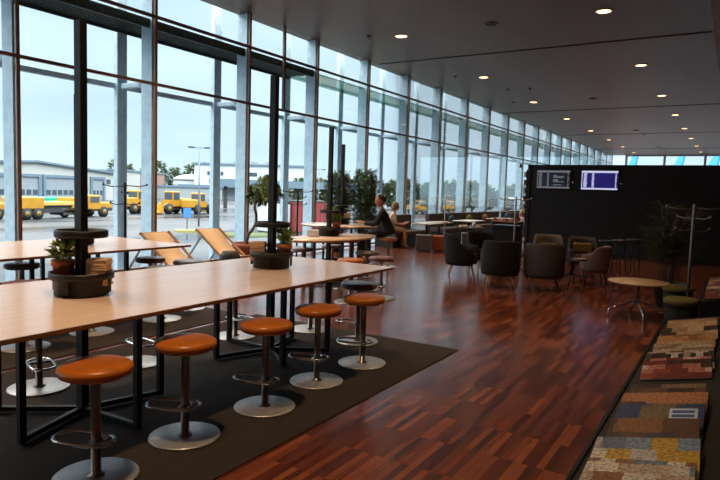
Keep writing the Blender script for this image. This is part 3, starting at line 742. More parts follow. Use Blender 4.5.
for i, (x, y) in enumerate(((-0.57, 9.66), (-0.49, 8.56))):
    t = thing('round_pouf', ('olive round pouf behind the coffee table near the bamboo palm', 'olive round pouf beside the newspaper rack and coat stand')[i], 'pouf', (x if i else x - 0.05, y if not i else y - 0.1, 0))
    obj('cushion_pad', MB().lathe([(0, 0.32), (0.19, 0.32), (0.21, 0.34), (0.21, 0.38), (0.18, 0.40), (0, 0.405)], 28), F_OLIVE, t)
    obj('body', MB().lathe([(0, 0), (0.17, 0), (0.19, 0.318), (0, 0.318)], 28), F_DARK, t)

# black cabinet behind the armchairs
cb = thing('cabinet', 'black waist-high cabinet behind the charcoal armchairs', 'cabinet', (-4.62, 14.1, 0), 0.1)
obj('body', MB().b2((-0.27, -0.25, 0), (0.27, 0.25, 0.88)), M_BLACK, cb, bev=0.006)
obj('cabinet_top', MB().b2((-0.29, -0.27, 0.882), (0.29, 0.27, 0.91)), M_TVB, cb, bev=0.004)

# banquette along the windows
F_BANQ = mat('brown_grey_upholstery', '#4b423f', 0.85, var=0.15, scale=30)
def banquette(y0, y1, label):
    t = thing('banquette', label, 'bench', (0, 0, 0))
    obj('backrest', MB().b2((-9.0, y0, 0.3), (-8.82, y1, 0.92)), F_BANQ, t, bev=0.03)
    obj('seat', MB().b2((-8.81, y0, 0.30), (-8.2, y1, 0.46)), F_BANQ, t, bev=0.03)
    obj('plinth', MB().b2((-8.9, y0 + 0.03, 0), (-8.3, y1 - 0.03, 0.295)), M_BLACK, t)
banquette(15.15, 17.35, 'short brown grey banquette where the woman in beige sits')
for i in range(4): banquette(18.7 + i * 3.5, 18.7 + i * 3.5 + 3.46, 'long brown grey banquette along the windows, %s section past the woman' % ('first', 'second', 'third', 'last')[i])
cc = [('#2f6468', 20.2, 'teal'), ('#7c8030', 21.9, 'olive'), ('#a07868', 23.6, 'dusty pink'), ('#4c6fa0', 26.4, 'blue'), ('#a03c38', 30.0, 'red')]
for h, y, n_ in cc:
    c = obj('cushion', MB().blob((0, 0, 0), (0.08, 0.28, 0.19), 14), mat(n_.replace(' ', '_') + '_cushion', h, 0.9), None, (-8.66, y, 0.66))
    tag(c, n_ + ' cushion leaning on the banquette back by the windows', 'cushion')
F_OTTG = mat('grey_pouf_fabric', '#5c5a5d', 0.9, var=0.1, scale=50)
F_OTTO = mat('orange_tan_pouf', '#96542c', 0.7, var=0.1, scale=10)
def pouf(x, y, m, label, d=(0.42, 0.42, 0.44)):
    t = thing('cube_pouf', label, 'pouf', (x, y, 0), 0.45)
    obj('upholstered_block', MB().b2((-d[0] / 2, -d[1] / 2, 0.035), (d[0] / 2, d[1] / 2, d[2])), m, t, bev=0.025, seg=3)
    for sx in (-1, 1):
        for sy in (-1, 1): obj('foot', MB().lathe([(0, 0), (0.018, 0), (0.018, 0.034), (0, 0.034)], 10, (sx * d[0] * 0.4, sy * d[1] * 0.4, 0)), M_CHROME, t)
pouf(-7.28, 15.1, F_OTTG, 'grey cube pouf on the parquet beside the orange one', (0.44, 0.44, 0.46))
pouf(-6.95, 15.5, F_OTTO, 'orange tan cube pouf touching the grey one by the steel coat stand', (0.45, 0.45, 0.44))
pouf(-6.15, 16.7, F_OTTO, 'orange tan cube pouf half hidden behind the charcoal armchairs', (0.5, 0.5, 0.44))
pouf(-6.9, 17.45, F_OTTG, 'grey cube pouf in the second row before the banquette')
M_WTOP = mat('white_laminate', '#cfc9c4', 0.35)
def cafe_table(x, y, sx, sy, top, label):
    t = thing('cafe_table', label, 'table', (x, y, 0), 0.0)
    obj('tabletop', MB().b2((-sx / 2, -sy / 2, 0.715), (sx / 2, sy / 2, 0.745)), top, t, bev=0.006)
    obj('column', MB().lathe([(0, 0.02), (0.03, 0.02), (0.03, 0.70), (0.1, 0.714), (0, 0.714)], 14), M_BLKMET, t)
    obj('base_plate', MB().lathe([(0, 0), (0.22, 0), (0.22, 0.012), (0.03, 0.02), (0, 0.02)], 24), M_BLKMET, t)
cafe_table(-7.6, 15.95, 0.62, 0.7, M_WTOP, 'small white cafe table in front of the woman in beige')
cafe_table(-7.7, 17.0, 0.62, 0.7, M_OAK, 'small wooden cafe table beyond the woman in beige')
cafe_table(-7.6, 19.2, 0.65, 1.3, M_WTOP, 'long white cafe table in the middle of the banquette row')
cafe_table(-7.6, 22.4, 0.65, 1.3, M_WTOP, 'white cafe table further along the banquette row')
cafe_table(-6.4, 19.6, 0.65, 0.8, M_WTOP, 'white cafe table in the second row with cup and papers')
cafe_table(-5.95, 15.2, 0.55, 0.75, mat('dark_wood_top', '#3a2a22', 0.4), 'dark cafe table holding papers behind the charcoal armchairs')
for i, (x, y, c, l, d) in enumerate(((-6.1, 15.05, '#d6c3ae', 'crumpled white and pink papers on the dark cafe table', (0.2, 0.26, 0.05)), (-5.85, 15.42, '#c9a02e', 'yellow booklet on the dark cafe table', (0.16, 0.2, 0.02)), (-7.5, 16.9, '#c9b49a', 'folded paper on the wooden cafe table', (0.2, 0.3, 0.03)), (-8.45, 15.75, '#cfd4da', 'white paper on the short banquette', (0.2, 0.2, 0.02)))):
    z = 0.745 if i < 3 else 0.46
    tag(obj('paper_bundle', MB().box((0, 0, d[2] / 2), d, 0.5), mat('paper_%d' % i, c, 0.7), None, (x, y, z), 0, 0.004), l, 'paper')
tag(obj('paper_cup', MB().lathe([(0, 0), (0.03, 0), (0.04, 0.14), (0, 0.14)], 16), M_PAPER, None, (-5.8, 15.0, 0.745)), 'tall white cup at the edge of the dark cafe table', 'cup')
tag(obj('water_bottle', MB().lathe([(0, 0), (0.04, 0), (0.04, 0.2), (0.016, 0.25), (0.016, 0.3), (0, 0.3)], 16), mat('pale_blue_plastic', '#a8c4de', 0.2), None, (-7.55, 22.2, 0.745)), 'pale blue bottle on the white cafe table further along the banquettes', 'bottle')
# counter with red goods by the partition end
ct = thing('display_counter', 'low counter with red and white goods at the end of the black partition', 'counter', (-6.0, 18.4, 0))
obj('body', MB().b2((-0.4, -0.3, 0), (0.4, 0.3, 0.80)), M_BLACK, ct); obj('countertop', MB().b2((-0.45, -0.35, 0.802), (0.45, 0.35, 0.83)), M_OAKE, ct, bev=0.004)
for i in range(7):
    tag(obj('snack_packet', MB().box((0, 0, 0.04), (0.1, 0.14, 0.08), 0.3 * i), mat('packet_%d' % (i % 3), ('#a33f38', '#c9a598', '#6b2f2c')[i % 3], 0.5), None, (-6.33 + 0.11 * i, 18.2 + 0.09 * (i % 3), 0.83), 0, 0.01),
        '%s packet on the counter at the partition end, %s in its row' % (('red', 'pale pink', 'dark red')[i % 3], ('first', 'second', 'third', 'fourth', 'fifth', 'sixth', 'last')[i]), 'packet', 'packets on the counter')

# ================================================================== PEOPLE
def skin_mesh(name, chains, m, sub=2, root=0):
    """chains: list of (points, radii, anchor) ; anchor = (chain, index) to weld onto"""
    vs = []; es = []; rs = []; idx = []; roots = []
    for pts, rad, anc in chains:
        ids = []
        prev = None
        if anc is not None: prev = idx[anc[0]][anc[1]]
        else: roots.append(len(vs))
        for p, r in zip(pts, rad):
            vs.append(p); rs.append(r if isinstance(r, tuple) else (r, r)); i = len(vs) - 1; ids.append(i)
            if prev is not None: es.append((prev, i))
            prev = i
        idx.append(ids)
    me = bpy.data.meshes.new(name); me.from_pydata(vs, es, [])
    o = bpy.data.objects.new(name, me); COL.objects.link(o)
    sk = o.modifiers.new('skin', 'SKIN'); sk.use_smooth_shade = True; sk.branch_smoothing = 0.5
    ss = o.modifiers.new('sub', 'SUBSURF'); ss.levels = sub; ss.render_levels = sub
    if not me.skin_vertices:
        me.skin_vertices.new() if hasattr(me.skin_vertices, 'new') else None
    lay = me.skin_vertices[0].data
    for i, r in enumerate(rs): lay[i].radius = r; lay[i].use_root = i in roots
    dg = bpy.context.evaluated_depsgraph_get()
    nm = bpy.data.meshes.new_from_object(o.evaluated_get(dg))
    for p in nm.polygons: p.use_smooth = True
    COL.objects.unlink(o); bpy.data.objects.remove(o)
    nm.name = name; nm.materials.clear(); nm.materials.append(m)
    return nm
M_SKIN = mat('skin', '#c58d74', 0.55, var=0.05)
def seated_person(loc, face, seat_z, label, upper, lower, hairm, hair_long, lean=0.12, arms='reach', s=1.0, foot_z=0.0, look=0.1, shoes='#1a1512'):
    """local frame: +y is where the body faces; hips at the origin, floor at z=-seat_z"""
    root = thing('person', label, 'person', loc, face - PI / 2)
    V = Vector
    def P(x, y, z): return (x * s, y * s, z * s)
    hz = 0.09
    sh_y = lean * 0.9; shz = 0.52
    fz = (foot_z - seat_z) / s
    kn_z = hz - 0.03; ky = 0.44
    if fz + 0.5 < -0.12: kn_z = fz + 0.52
    spine = [P(0, 0, hz), P(0, 0.01 + lean * 0.2, 0.22), P(0, lean * 0.6, 0.38), P(0, sh_y, shz - 0.04), P(0, sh_y + 0.015, shz + 0.06), P(0, sh_y + 0.03, shz + 0.12)]
    sr = [(0.15, 0.11), (0.135, 0.10), (0.155, 0.105), (0.15, 0.09), (0.055, 0.055), (0.052, 0.055)]
    chains = [(spine, sr, None)]
    arms_p = []
    for sx in (-1, 1):
        if arms == 'reach': a = [P(sx * 0.19, sh_y, shz - 0.01), P(sx * 0.235, sh_y + 0.10, shz - 0.25), P(sx * 0.15, sh_y + 0.36, shz - 0.24), P(sx * 0.12, sh_y + 0.43, shz - 0.225)]
        else: a = [P(sx * 0.17, sh_y, shz - 0.01), P(sx * 0.21, sh_y + 0.06, shz - 0.27), P(sx * 0.13, sh_y + 0.28, shz - 0.30), P(sx * 0.10, sh_y + 0.36, shz - 0.26)]
        arms_p.append(a)
    legs_p = []
    for sx in (-1, 1):
        legs_p.append([P(sx * 0.09, 0.05, hz - 0.0), P(sx * 0.12, ky, kn_z), P(sx * 0.12, ky + 0.02 - (0.0 if sx > 0 else 0.08), fz + 0.09), P(sx * 0.13, ky + 0.13 - (0.0 if sx > 0 else 0.08), fz + 0.035)])
    for a in arms_p: chains.append((a, [0.058, 0.042, 0.029, 0.027], (0, 3)))
    for l in legs_p: chains.append((l, [0.085, 0.06, 0.036, 0.034], (0, 0)))
    # palm and fingers, each finger its own chain rooted in the palm
    nb = len(chains)
    hd = []
    for q, a in enumerate(arms_p):
        w = Vector(a[3]); d = (Vector(a[3]) - Vector(a[2])).normalized(); side = Vector((1, 0, 0)) * (1 if q else -1)
        palm = w + d * 0.07 * s; chains.append(([tuple(palm)], [(0.036 * s, 0.017 * s)], (1 + q, 3)))
        for f in range(4):
            o = side * (0.024 - 0.016 * f) * s; L = (0.06, 0.072, 0.068, 0.052)[f] * s
            p0 = palm + o; p1 = p0 + d * L * 0.55; p2 = p1 + (d + Vector((0, 0, -0.8))).normalized() * L * 0.5
            hd.append(([tuple(p0), tuple(p1), tuple(p2)], [0.009 * s] * 3))
        p0 = w + d * 0.03 * s - side * 0.02 * s; hd.append(([tuple(p0), tuple(p0 - side * 0.025 * s + d * 0.02 * s), tuple(p0 - side * 0.03 * s + d * 0.05 * s)], [0.011 * s, 0.01 * s, 0.009 * s]))
    for p, r in hd: chains.append((p, r, None))
    bm = skin_mesh('body', chains, M_SKIN)
    # head joined into the body mesh
    hc = Vector(P(0, sh_y + 0.055, shz + 0.215))
    Rh = Matrix.Rotation(look, 3, 'Z') @ Matrix.Rotation(-0.25, 3, 'X')
    h = MB(); h.blob(hc, (0.077 * s, 0.098 * s, 0.118 * s), 20, rot=Rh)
    h.blob(hc + Rh @ Vector(P(0, 0.03, -0.065)), (0.055 * s, 0.062 * s, 0.055 * s), 14, rot=Rh)           # jaw
    h.blob(hc + Rh @ Vector(P(0, 0.102, -0.018)), (0.013 * s, 0.02 * s, 0.026 * s), 10, rot=Rh)           # nose
    h.blob(hc + Rh @ Vector(P(0, 0.088, -0.068)), (0.024 * s, 0.009 * s, 0.008 * s), 10, rot=Rh)          # lips
    for sx in (-1, 1): h.blob(hc + Rh @ Vector(P(sx * 0.077, -0.004, -0.012)), (0.011 * s, 0.02 * s, 0.03 * s), 10, rot=Rh)
    hm = h.mesh('h'); bb = bmesh.new(); bb.from_mesh(bm); bb.from_mesh(hm); bb.to_mesh(bm); bb.free()
    obj('body', bm, None, root)
    for sx in (-1, 1):
        obj('eye', MB().blob(hc + Rh @ Vector(P(sx * 0.031, 0.085, 0.006)), (0.011 * s,) * 3, 8), mat('dark_eye', '#1c1512', 0.3), root)
    # clothing follows the same joints, slightly larger
    g = 0.012
    ch = [([P(0, -0.01, 0.05), spine[0], spine[1], spine[2], spine[3], P(0, sh_y + 0.012, shz + 0.06)], [(0.17, 0.13), (0.192, 0.155), (0.175, 0.14), (0.182, 0.132), (0.172, 0.115), (0.07, 0.066)], None)]
    for a in arms_p: ch.append((a[:3] if arms == 'reach' else [a[0], tuple(Vector(a[0]).lerp(Vector(a[1]), 0.8))], [0.080, 0.064, 0.046] if arms == 'reach' else [0.072, 0.056], (0, 4)))
    obj('jacket' if arms == 'reach' else 'shirt', skin_mesh('upper', ch, upper), None, root)
    ch = [([P(0, 0, hz - 0.0), P(0, 0.02, hz + 0.06)], [(0.168, 0.13), (0.155, 0.12)], None)]
    for l in legs_p: ch.append((l[:3], [0.10, 0.075, 0.05], (0, 0)))
    obj('trousers', skin_mesh('lower', ch, lower), None, root)
    for l in legs_p:
        q = Vector(l[3]) + Vector(P(0, -0.03, -0.005)); obj('shoe', MB().blob(q, (0.046 * s, 0.125 * s, 0.038 * s), 14), mat('shoe_leather' + shoes[1:], shoes, 0.4), root)
    hb = MB()
    if hair_long:
        hb.blob(hc + Rh @ Vector(P(0, -0.022, 0.022)), (0.098 * s, 0.108 * s, 0.12 * s), 18, rot=Rh)
        hb.blob(hc + Rh @ Vector(P(0, -0.062, -0.05)), (0.085 * s, 0.06 * s, 0.09 * s), 14, rot=Rh)
    else:
        hb.blob(hc + Rh @ Vector(P(0, -0.022, 0.03)), (0.083 * s, 0.092 * s, 0.102 * s), 18, rot=Rh)
    obj('hair', hb, hairm, root)
    return root
man = seated_person((-6.24, 11.25, 0.635), math.radians(206), 0.635, 'person in a dark jacket sitting on a bar stool at the rounded table', mat('dark_navy_jacket', '#1b1d24', 0.85), mat('dark_trousers', '#16151a', 0.85), mat('short_brown_hair', '#5a4234', 0.8), False, 0.17, 'reach', 1.06, 0.10, 0.45)
woman = seated_person((-8.5, 15.32, 0.46), math.radians(36), 0.46, 'person with fair hair and beige clothes sitting on the short banquette', mat('beige_top', '#b79c82', 0.85), mat('beige_trousers', '#a8825f', 0.85), mat('fair_hair', '#8f7a62', 0.85), True, 0.12, 'lap', 1.0, 0.0, -0.1, '#4a2e20')
p3 = seated_person((-6.15, 20.75, 0.62), math.radians(-60), 0.62, 'person in a pale top behind the goods counter by the partition', mat('pale_top', '#b7a9a4', 0.85), mat('grey_trousers', '#3a3538', 0.85), mat('dark_brown_hair', '#2f2019', 0.85), True, 0.1, 'lap', 1.0, 0.1, 0.1)
tag(obj('office_stool', MB().lathe([(0, 0), (0.2, 0), (0.2, 0.02), (0.03, 0.03), (0.03, 0.58), (0.17, 0.59), (0.18, 0.64), (0, 0.64)], 20), M_BLKMET, None, (-6.15, 20.75, 0)), 'dark stool under the person in the pale top', 'stool')

# ================================================================== NEWSPAPER RACKS
rk = thing('newspaper_rack', 'long low black display rack with rows of magazines, at the bottom corner of the photo', 'rack', (0, 0, 0))
def slope_z(x): return 0.30 + (x + 0.56) * 0.22
def rack(t, x0, x1, y0, y1, zb):
    vs = []; 
    for y in (y0, y1):
        for x, z in ((x0, 0), (x1, 0), (x1, zb + (x1 - x0) * 0.22), (x0, zb)): vs.append((x, y, z))
    obj('body', MB().add(vs, [(0, 1, 2, 3), (7, 6, 5, 4), (0, 4, 5, 1), (1, 5, 6, 2), (2, 6, 7, 3), (3, 7, 4, 0)]), M_BLACK, t)
    obj('front_lip', MB().b2((x0 - 0.02, y0, zb - 0.02), (x0, y1, zb + 0.012)), M_BLKMET, t)
rack(rk, -0.56, 0.55, 1.4, 7.35, 0.30)
rack2 = thing('newspaper_rack', 'higher black rack of reddish papers behind the coat stand at the photo edge', 'rack', (0, 0, 0))
rack(rack2, -0.26, 0.7, 7.6, 9.5, 0.50)
covers = [
    ('white daily with orange and blue picture blocks', ['#b9a48c', '#c9c2b4', '#8a5a34', '#6c7f93', '#d8cdb9'], 22, 20),
    ('yellow and white glossy magazine with blue portraits', ['#d6cfc2', '#c49b2c', '#7c93ad', '#b9b6b4', '#5a6f8c'], 14, 12),
    ('brown and orange picture magazine', ['#5b3a26', '#8b5b30', '#3d2c26', '#a5875a', '#2b3a4a'], 12, 10),
    ('blue travel magazine with a white title block', ['#2b5688', '#1d3f70', '#4d7fa8', '#7d6a4c', '#33506b'], 9, 8),
    ('orange red magazine partly covered by the blue one', ['#9a4a2c', '#7c3a26', '#b97b4e', '#3d2a26', '#54352a'], 10, 12),
    ('dark brown magazine with small white block', ['#4b3022', '#6c4a30', '#33231d', '#8a7157', '#59402b'], 11, 14),
    ('red and pink people magazine', ['#9b3a30', '#c07a68', '#3c1c1a', '#d9b8a8', '#7a2420'], 14, 20),
    ('black and white fashion magazine', ['#cfc0ad', '#1e1a1a', '#a8927c', '#463a36', '#e0d6c6'], 16, 14),
    ('cream newspaper with fine columns', ['#b8a184', '#a48a6b', '#cbb79a', '#8c7357', '#b59c7c'], 20, 30),
    ('orange tinted newspaper', ['#c28e5c', '#b07a4a', '#cc9f70', '#8f6540', '#b98656'], 24, 30),
    ('pale newspaper with a dark photo strip', ['#b99873', '#3a2c26', '#a98560', '#c8ab87', '#54413a'], 12, 10),
    ('cream newspaper at the far end by the coat stand', ['#c9a27a', '#b88f68', '#d1ae86', '#a07a56', '#c29a72'], 20, 30)]
mag_y = [(2.72, 0), (3.02, 1), (3.34, 2), (3.62, 3), (3.86, 4), (4.06, 5), (4.84, 6), (5.08, 7), (5.42, 8), (5.78, 9), (6.18, 10), (6.6, 11)]
M_EDGE = mat('paper_edge', '#a8977f', 0.8)
for y, ci in mag_y:
    lab, cols, sx, sy = covers[ci]
    L, W = (0.45 + 0.02 * math.sin(ci * 2.1)), 0.40
    t = thing('magazine', lab + ', lying on the low black rack', 'magazine', (-0.285, y, slope_z(-0.285) + 0.045), 0, 'magazines on the low rack')
    obj('page_block', MB().b2((-L / 2, -W / 2, -0.008), (L / 2, W / 2, 0.0)), M_EDGE, t)
    cv = obj('cover', MB().b2((-L / 2, -W / 2, 0.0005), (L / 2, W / 2, 0.0025)), cover_material('cover_%d' % ci, cols, sx, sy, ci), t)
    if ci == 3:
        obj('title_block', MB().b2((L / 2 - 0.17, -0.06, 0.0026), (L / 2 - 0.03, 0.13, 0.0032)), mat('title_white', '#b9c6dc', 0.4), cv)
        bb_ = MB()
        for k in range(3): bb_.b2((L / 2 - 0.155, -0.04 + 0.055 * k, 0.0033), (L / 2 - 0.045, -0.005 + 0.055 * k, 0.0038))
        obj('title_bars', bb_, mat('title_blue', '#2b5590', 0.4), cv)
    if ci == 7:
        bb_ = MB()
        for k in range(4): bb_.b2((L / 2 - 0.07 - 0.085 * k, -0.06, 0.0026), (L / 2 - 0.035 - 0.085 * k, 0.14, 0.0032))
        obj('title_bars', bb_, mat('title_black', '#151313', 0.4), cv)
    t.rotation_euler = (0.13, -0.218, random.uniform(-0.03, 0.03))
for i, y in enumerate((7.85, 8.2, 8.55, 8.9, 9.25)):
    t = thing('magazine', ('reddish paper on the higher rack, row facing the aisle end', 'striped pink paper on the higher rack, second row', 'brown picture magazine on the higher rack, middle row', 'dull red magazine on the higher rack, fourth row', 'cream paper on the higher rack, last row by the bamboo palm')[i], 'magazine', (0.0, y, 0.50 + 0.26 * 0.22 + 0.05), 0, 'papers on the higher rack')
    obj('page_block', MB().b2((-0.23, -0.2, -0.008), (0.23, 0.2, 0.0)), M_EDGE, t)
    obj('cover', MB().b2((-0.23, -0.2, 0.0005), (0.23, 0.2, 0.0025)), cover_material('cover_r%d' % i, ['#8b4a3a', '#b08d74', '#6b2f28', '#c9a890', '#4d3a34'], 12, 14 + i, 20 + i), t)
    t.rotation_euler = (0.13, -0.218, 0.0)

# ================================================================== OUTSIDE
tag(obj('ground', MB().b2((-700, -250, -2.6), (-9.9, 750, -2.4)), M_TARMAC), None, None, None, 'structure')
tag(obj('ground', MB().b2((-9.8, 56.5, -2.6), (400, 750, -2.4)), M_TARMAC), None, None, None, 'structure')
M_HANG = mat('cream_cladding', '#a4a9a7', 0.7, var=0.04, scale=1)
M_HROOF = mat('blue_grey_roof', '#5d7385', 0.6)
M_HDOOR = mat('hangar_door_grey', '#7f8b95', 0.6, var=0.06, scale=1)
M_HFRM = mat('blue_grey_frame', '#5f7588', 0.6)
M_WIN = mat('dark_window', '#3c4a56', 0.25)
M_WHITE = mat('white_render', '#b3bcc2', 0.7, var=0.03, scale=1)
M_YEL = mat('machine_yellow', '#a67a1a', 0.5, var=0.1, scale=1)
M_TYRE = mat('tyre_rubber', '#1b1b1d', 0.8)
M_HUB = mat('wheel_hub', '#6e5a2c', 0.6)
M_CHAS = mat('dark_chassis', '#2d3034', 0.7)
# hangar: facade runs along local +x
def facade(name, label, p0, p1, depth, base, cat='building'):
    p0, p1 = Vector(p0), Vector(p1); d = p1 - p0; L = d.length
    t = thing(name, label, cat, (p0.x, p0.y, base), math.atan2(d.y, d.x))
    return t, L
hg, L = facade('hangar', 'cream hangar with low gable roof and three big grey doors across the apron', (-116.0, 46.0), (-130.8, 94.5), 40, -2.4)
# local y>0 is away from the terminal (facade direction turned left)
def prism(b, pts, y0, y1):
    n = len(pts); vs = [(x, y0, z) for x, z in pts] + [(x, y1, z) for x, z in pts]
    fs = [tuple(range(n)), tuple(range(2 * n - 1, n - 1, -1))] + [(i, i + n, (i + 1) % n + n, (i + 1) % n) for i in range(n)]
    return b.add(vs, fs)
ax = 26.0
prism_pts = [(0, 0), (L, 0), (L, 6.4), (ax, 7.9), (0, 6.7)]
obj('wall', prism(MB(), prism_pts, 0, 22), M_HANG, hg)
obj('roof', prism(MB(), [(-0.5, 6.7), (ax, 7.92), (L + 0.5, 6.42), (L + 0.5, 6.8), (ax, 8.35), (-0.5, 7.1)], -0.6, 22), M_HROOF, hg)
def hdoor(x0, x1, h):
    f = obj('door', MB().b2((x0, -0.2, 0), (x1, -0.05, h)), M_HDOOR, hg)
    obj('door_frame', MB().b2((x0 - 0.7, -0.45, 0), (x0, -0.06, h + 0.6)).b2((x1, -0.45, 0), (x1 + 0.7, -0.06, h + 0.6)).b2((x0, -0.45, h), (x1, -0.06, h + 0.6)), M_HFRM, f)
    b = MB(); n = max(3, int((x1 - x0) / 1.6)); w = (x1 - x0) / n
    for k in range(n): b.b2((x0 + k * w + 0.25, -0.28, 1.3), (x0 + (k + 1) * w - 0.25, -0.21, 2.3))
    obj('door_window', b, M_WIN, f)
for x0, x1, h in ((1.0, 9.0, 4.9), (16.5, 26.5, 4.9), (28.5, 38.5, 4.9), (43.0, 46.6, 4.9)): hdoor(x0, x1, h)
obj('window', MB().b2((48.2, -0.12, 3.9), (49.6, 0.1, 5.0)), M_WIN, hg)
h2, L2 = facade('hangar', 'pale flat-roofed building next to the cream hangar', (-132.0, 98.5), (-142.5, 111.5), 30, -2.4)
obj('wall', MB().b2((0, 0, 0), (L2, 4, 7.3)), M_HANG, h2); obj('roof', MB().b2((-0.3, -0.3, 7.3), (L2 + 0.3, 4, 7.8)), M_HROOF, h2)
bb2, L3 = facade('warehouse', 'brown brick building behind trees beyond the yellow loaders', (-165, 128), (-178, 150), 20, -2.4)
obj('wall', MB().b2((0, 0, 0), (L3, 14, 8.0)), mat('brown_brick', '#8a7268', 0.8), bb2); obj('roof', MB().b2((-0.3, -0.3, 8.0), (L3 + 0.3, 14, 8.5)), M_HROOF, bb2)
lw_, L4 = facade('shed', 'long low white shed in front of the grey domed tank', (-134.5, 114), (-139, 140), 10, -2.4)
obj('wall', MB().b2((0, 0, 0), (L4, 8, 3.6)), mat('pale_shed', '#8a949a', 0.7), lw_); obj('roof', MB().b2((-0.3, -0.3, 3.6), (L4 + 0.3, 8, 4.1)), M_HROOF, lw_)
tk = thing('storage_tank', 'grey domed storage tank between brown and white buildings', 'tank', (-172, 157, -2.4))
obj('tank_wall', MB().lathe([(0, 0), (6.2, 0), (6.2, 6.2), (0, 6.2)], 40), mat('tank_grey', '#7d878b', 0.6), tk)
obj('dome', MB().lathe([(6.4, 6.2), (6.3, 6.6), (4.6, 7.6), (2.4, 8.2), (0, 8.4)], 40), mat('tank_dome', '#7f8a8e', 0.5), tk)
wh, L5 = facade('terminal_building', 'long white flat-roofed building with small dark windows across the apron', (-124.2, 166.9), (-158.1, 145.9), 30, -2.4)
obj('wall', MB().b2((0, -10, 0), (L5, -0.05, 11.6)), M_WHITE, wh)
obj('roof', MB().b2((-0.4, -10.4, 11.6), (L5 + 0.4, 0.4, 12.2)), M_HROOF, wh)
obj('canopy', MB().b2((-2, 0.0, 4.0), (L5 + 4, 5, 4.6)), M_HROOF, wh)
random.seed(3)
for r_, z in enumerate((8.0, 5.4)):
    x = 2.5
    while x < L5 - 4:
        w = random.choice((0.9, 1.0, 1.1, 2.6)) if r_ == 0 else 0.9
        if random.random() < (0.45 if r_ == 0 else 0.6): obj('window', MB().b2((x, -0.1, z), (x + w, 0.08, z + 1.3)), M_WIN, wh)
        x += random.choice((2.4, 3.2, 4.6))
for i, x in enumerate((14, 19, 22, 25)): obj('roof_unit', MB().b2((x, -5, 12.2), (x + 2, -2, 13.1)), M_HDOOR, wh)
def wheel(parent, x, y, r, w=0.5):
    t = obj('wheel', MB().tube([(x, y - w / 2, r), (x, y + w / 2, r)], r, 20), M_TYRE, parent)
    obj('hub', MB().tube([(x, y - w / 2 - 0.05, r), (x, y + w / 2 + 0.05, r)], r * 0.5, 14), M_HUB, t)
def loader(loc, rz, label, s=1.0):
    t = thing('wheel_loader', label, 'loader', loc, rz, None); t.scale = (s,) * 3
    obj('engine_hood', MB().b2((-3.4, -0.9, 1.0), (-0.9, 0.9, 2.2)), M_YEL, t, bev=0.12)
    c = obj('cab', MB().b2((-0.85, -0.8, 1.0), (0.7, 0.8, 3.2)), M_YEL, t, bev=0.08)
    obj('cab_window', MB().b2((-0.7, -0.84, 2.0), (0.55, 0.84, 3.0)).b2((-0.88, -0.65, 2.0), (0.73, 0.65, 3.0)), M_WIN, c)
    obj('chassis', MB().b2((-3.2, -0.6, 0.6), (2.6, 0.6, 1.0)), M_CHAS, t)
    obj('boom', MB().bar((0.9, -0.5, 1.5), (3.6, -0.5, 0.8), 0.25, 0.4).bar((0.9, 0.5, 1.5), (3.6, 0.5, 0.8), 0.25, 0.4).b2((0.75, -0.7, 1.0), (1.5, 0.7, 1.8)), M_YEL, t)
    prism_ = MB(); vs = [(3.4, 0.2), (4.7, 0.15), (4.9, 0.3), (3.8, 0.5), (3.7, 1.4), (3.4, 1.4)]
    n = len(vs); prism_.add([(x, -1.4, z) for x, z in vs] + [(x, 1.4, z) for x, z in vs], [tuple(range(n)), tuple(range(2 * n - 1, n - 1, -1))] + [(i, i + n, (i + 1) % n + n, (i + 1) % n) for i in range(n)])
    obj('bucket', prism_, M_YEL, t)
    for x in (-2.2, 1.9):
        for y in (-1.0, 1.0): wheel(t, x, y, 0.75, 0.5)
    return t
RZ = math.atan2(3.1, 1.0)
loader((-71.0, 55.0, -2.4), 1.9, 'yellow wheel loader on the apron, first past the long yellow sweeper')
loader((-68.8, 59.3, -2.4), 1.75 + PI, 'yellow wheel loader in the middle of the parked row')
loader((-66.6, 62.3, -2.4), 1.9, 'yellow wheel loader at the end of the row, in front of the white building', 0.95)
def sweeper(loc, rz, L, label):
    t = thing('snow_sweeper', label, 'vehicle', loc, rz)
    obj('chassis', MB().b2((-L / 2, -1.0, 0.7), (L / 2, 1.0, 1.1)), M_CHAS, t)
    obj('deck', MB().b2((-L / 2 + 0.4, -1.15, 1.45), (L / 2 - 4.4, 1.15, 1.85)), mat('dull_yellow', '#b79a52', 0.6, scale=1), t, bev=0.05)
    obj('tank_body', MB().b2((-L / 2, -1.2, 1.1), (-L / 2 + 3.2, 1.2, 2.35)), M_YEL, t, bev=0.1)
    obj('machinery', MB().b2((-L / 2 + 3.4, -0.9, 1.1), (L / 2 - 4.6, 0.9, 1.44)).b2((-0.8, -1.0, 0.35), (1.2, 1.0, 0.7)), M_CHAS, t)
    obj('rear_panel', MB().b2((L / 2 - 6.4, -1.1, 1.1), (L / 2 - 4.2, 1.1, 2.3)), M_YEL, t, bev=0.05)
    c = obj('cab', MB().b2((L / 2 - 4.0, -1.1, 0.9), (L / 2 - 2.0, 1.1, 2.6)), M_YEL, t, bev=0.1)
    obj('cab_window', MB().b2((L / 2 - 3.7, -1.14, 1.75), (L / 2 - 2.3, 1.14, 2.4)).b2((L / 2 - 4.05, -0.9, 1.75), (L / 2 - 1.95, 0.9, 2.4)), M_WIN, c)
    obj('hood', MB().b2((L / 2 - 1.98, -1.0, 0.9), (L / 2, 1.0, 1.75)), M_YEL, t, bev=0.15)
    for x in (-L / 2 + 1.0, -L / 2 + 2.4, L / 2 - 5.4, L / 2 - 1.6):
        for y in (-1.05, 1.05): wheel(t, x, y, 0.62, 0.45)
    return t
sweeper((-64.3, 39.9, -2.4), math.atan2(14.1, -3.2), 13.5, 'long low yellow runway sweeper truck parked across the apron')
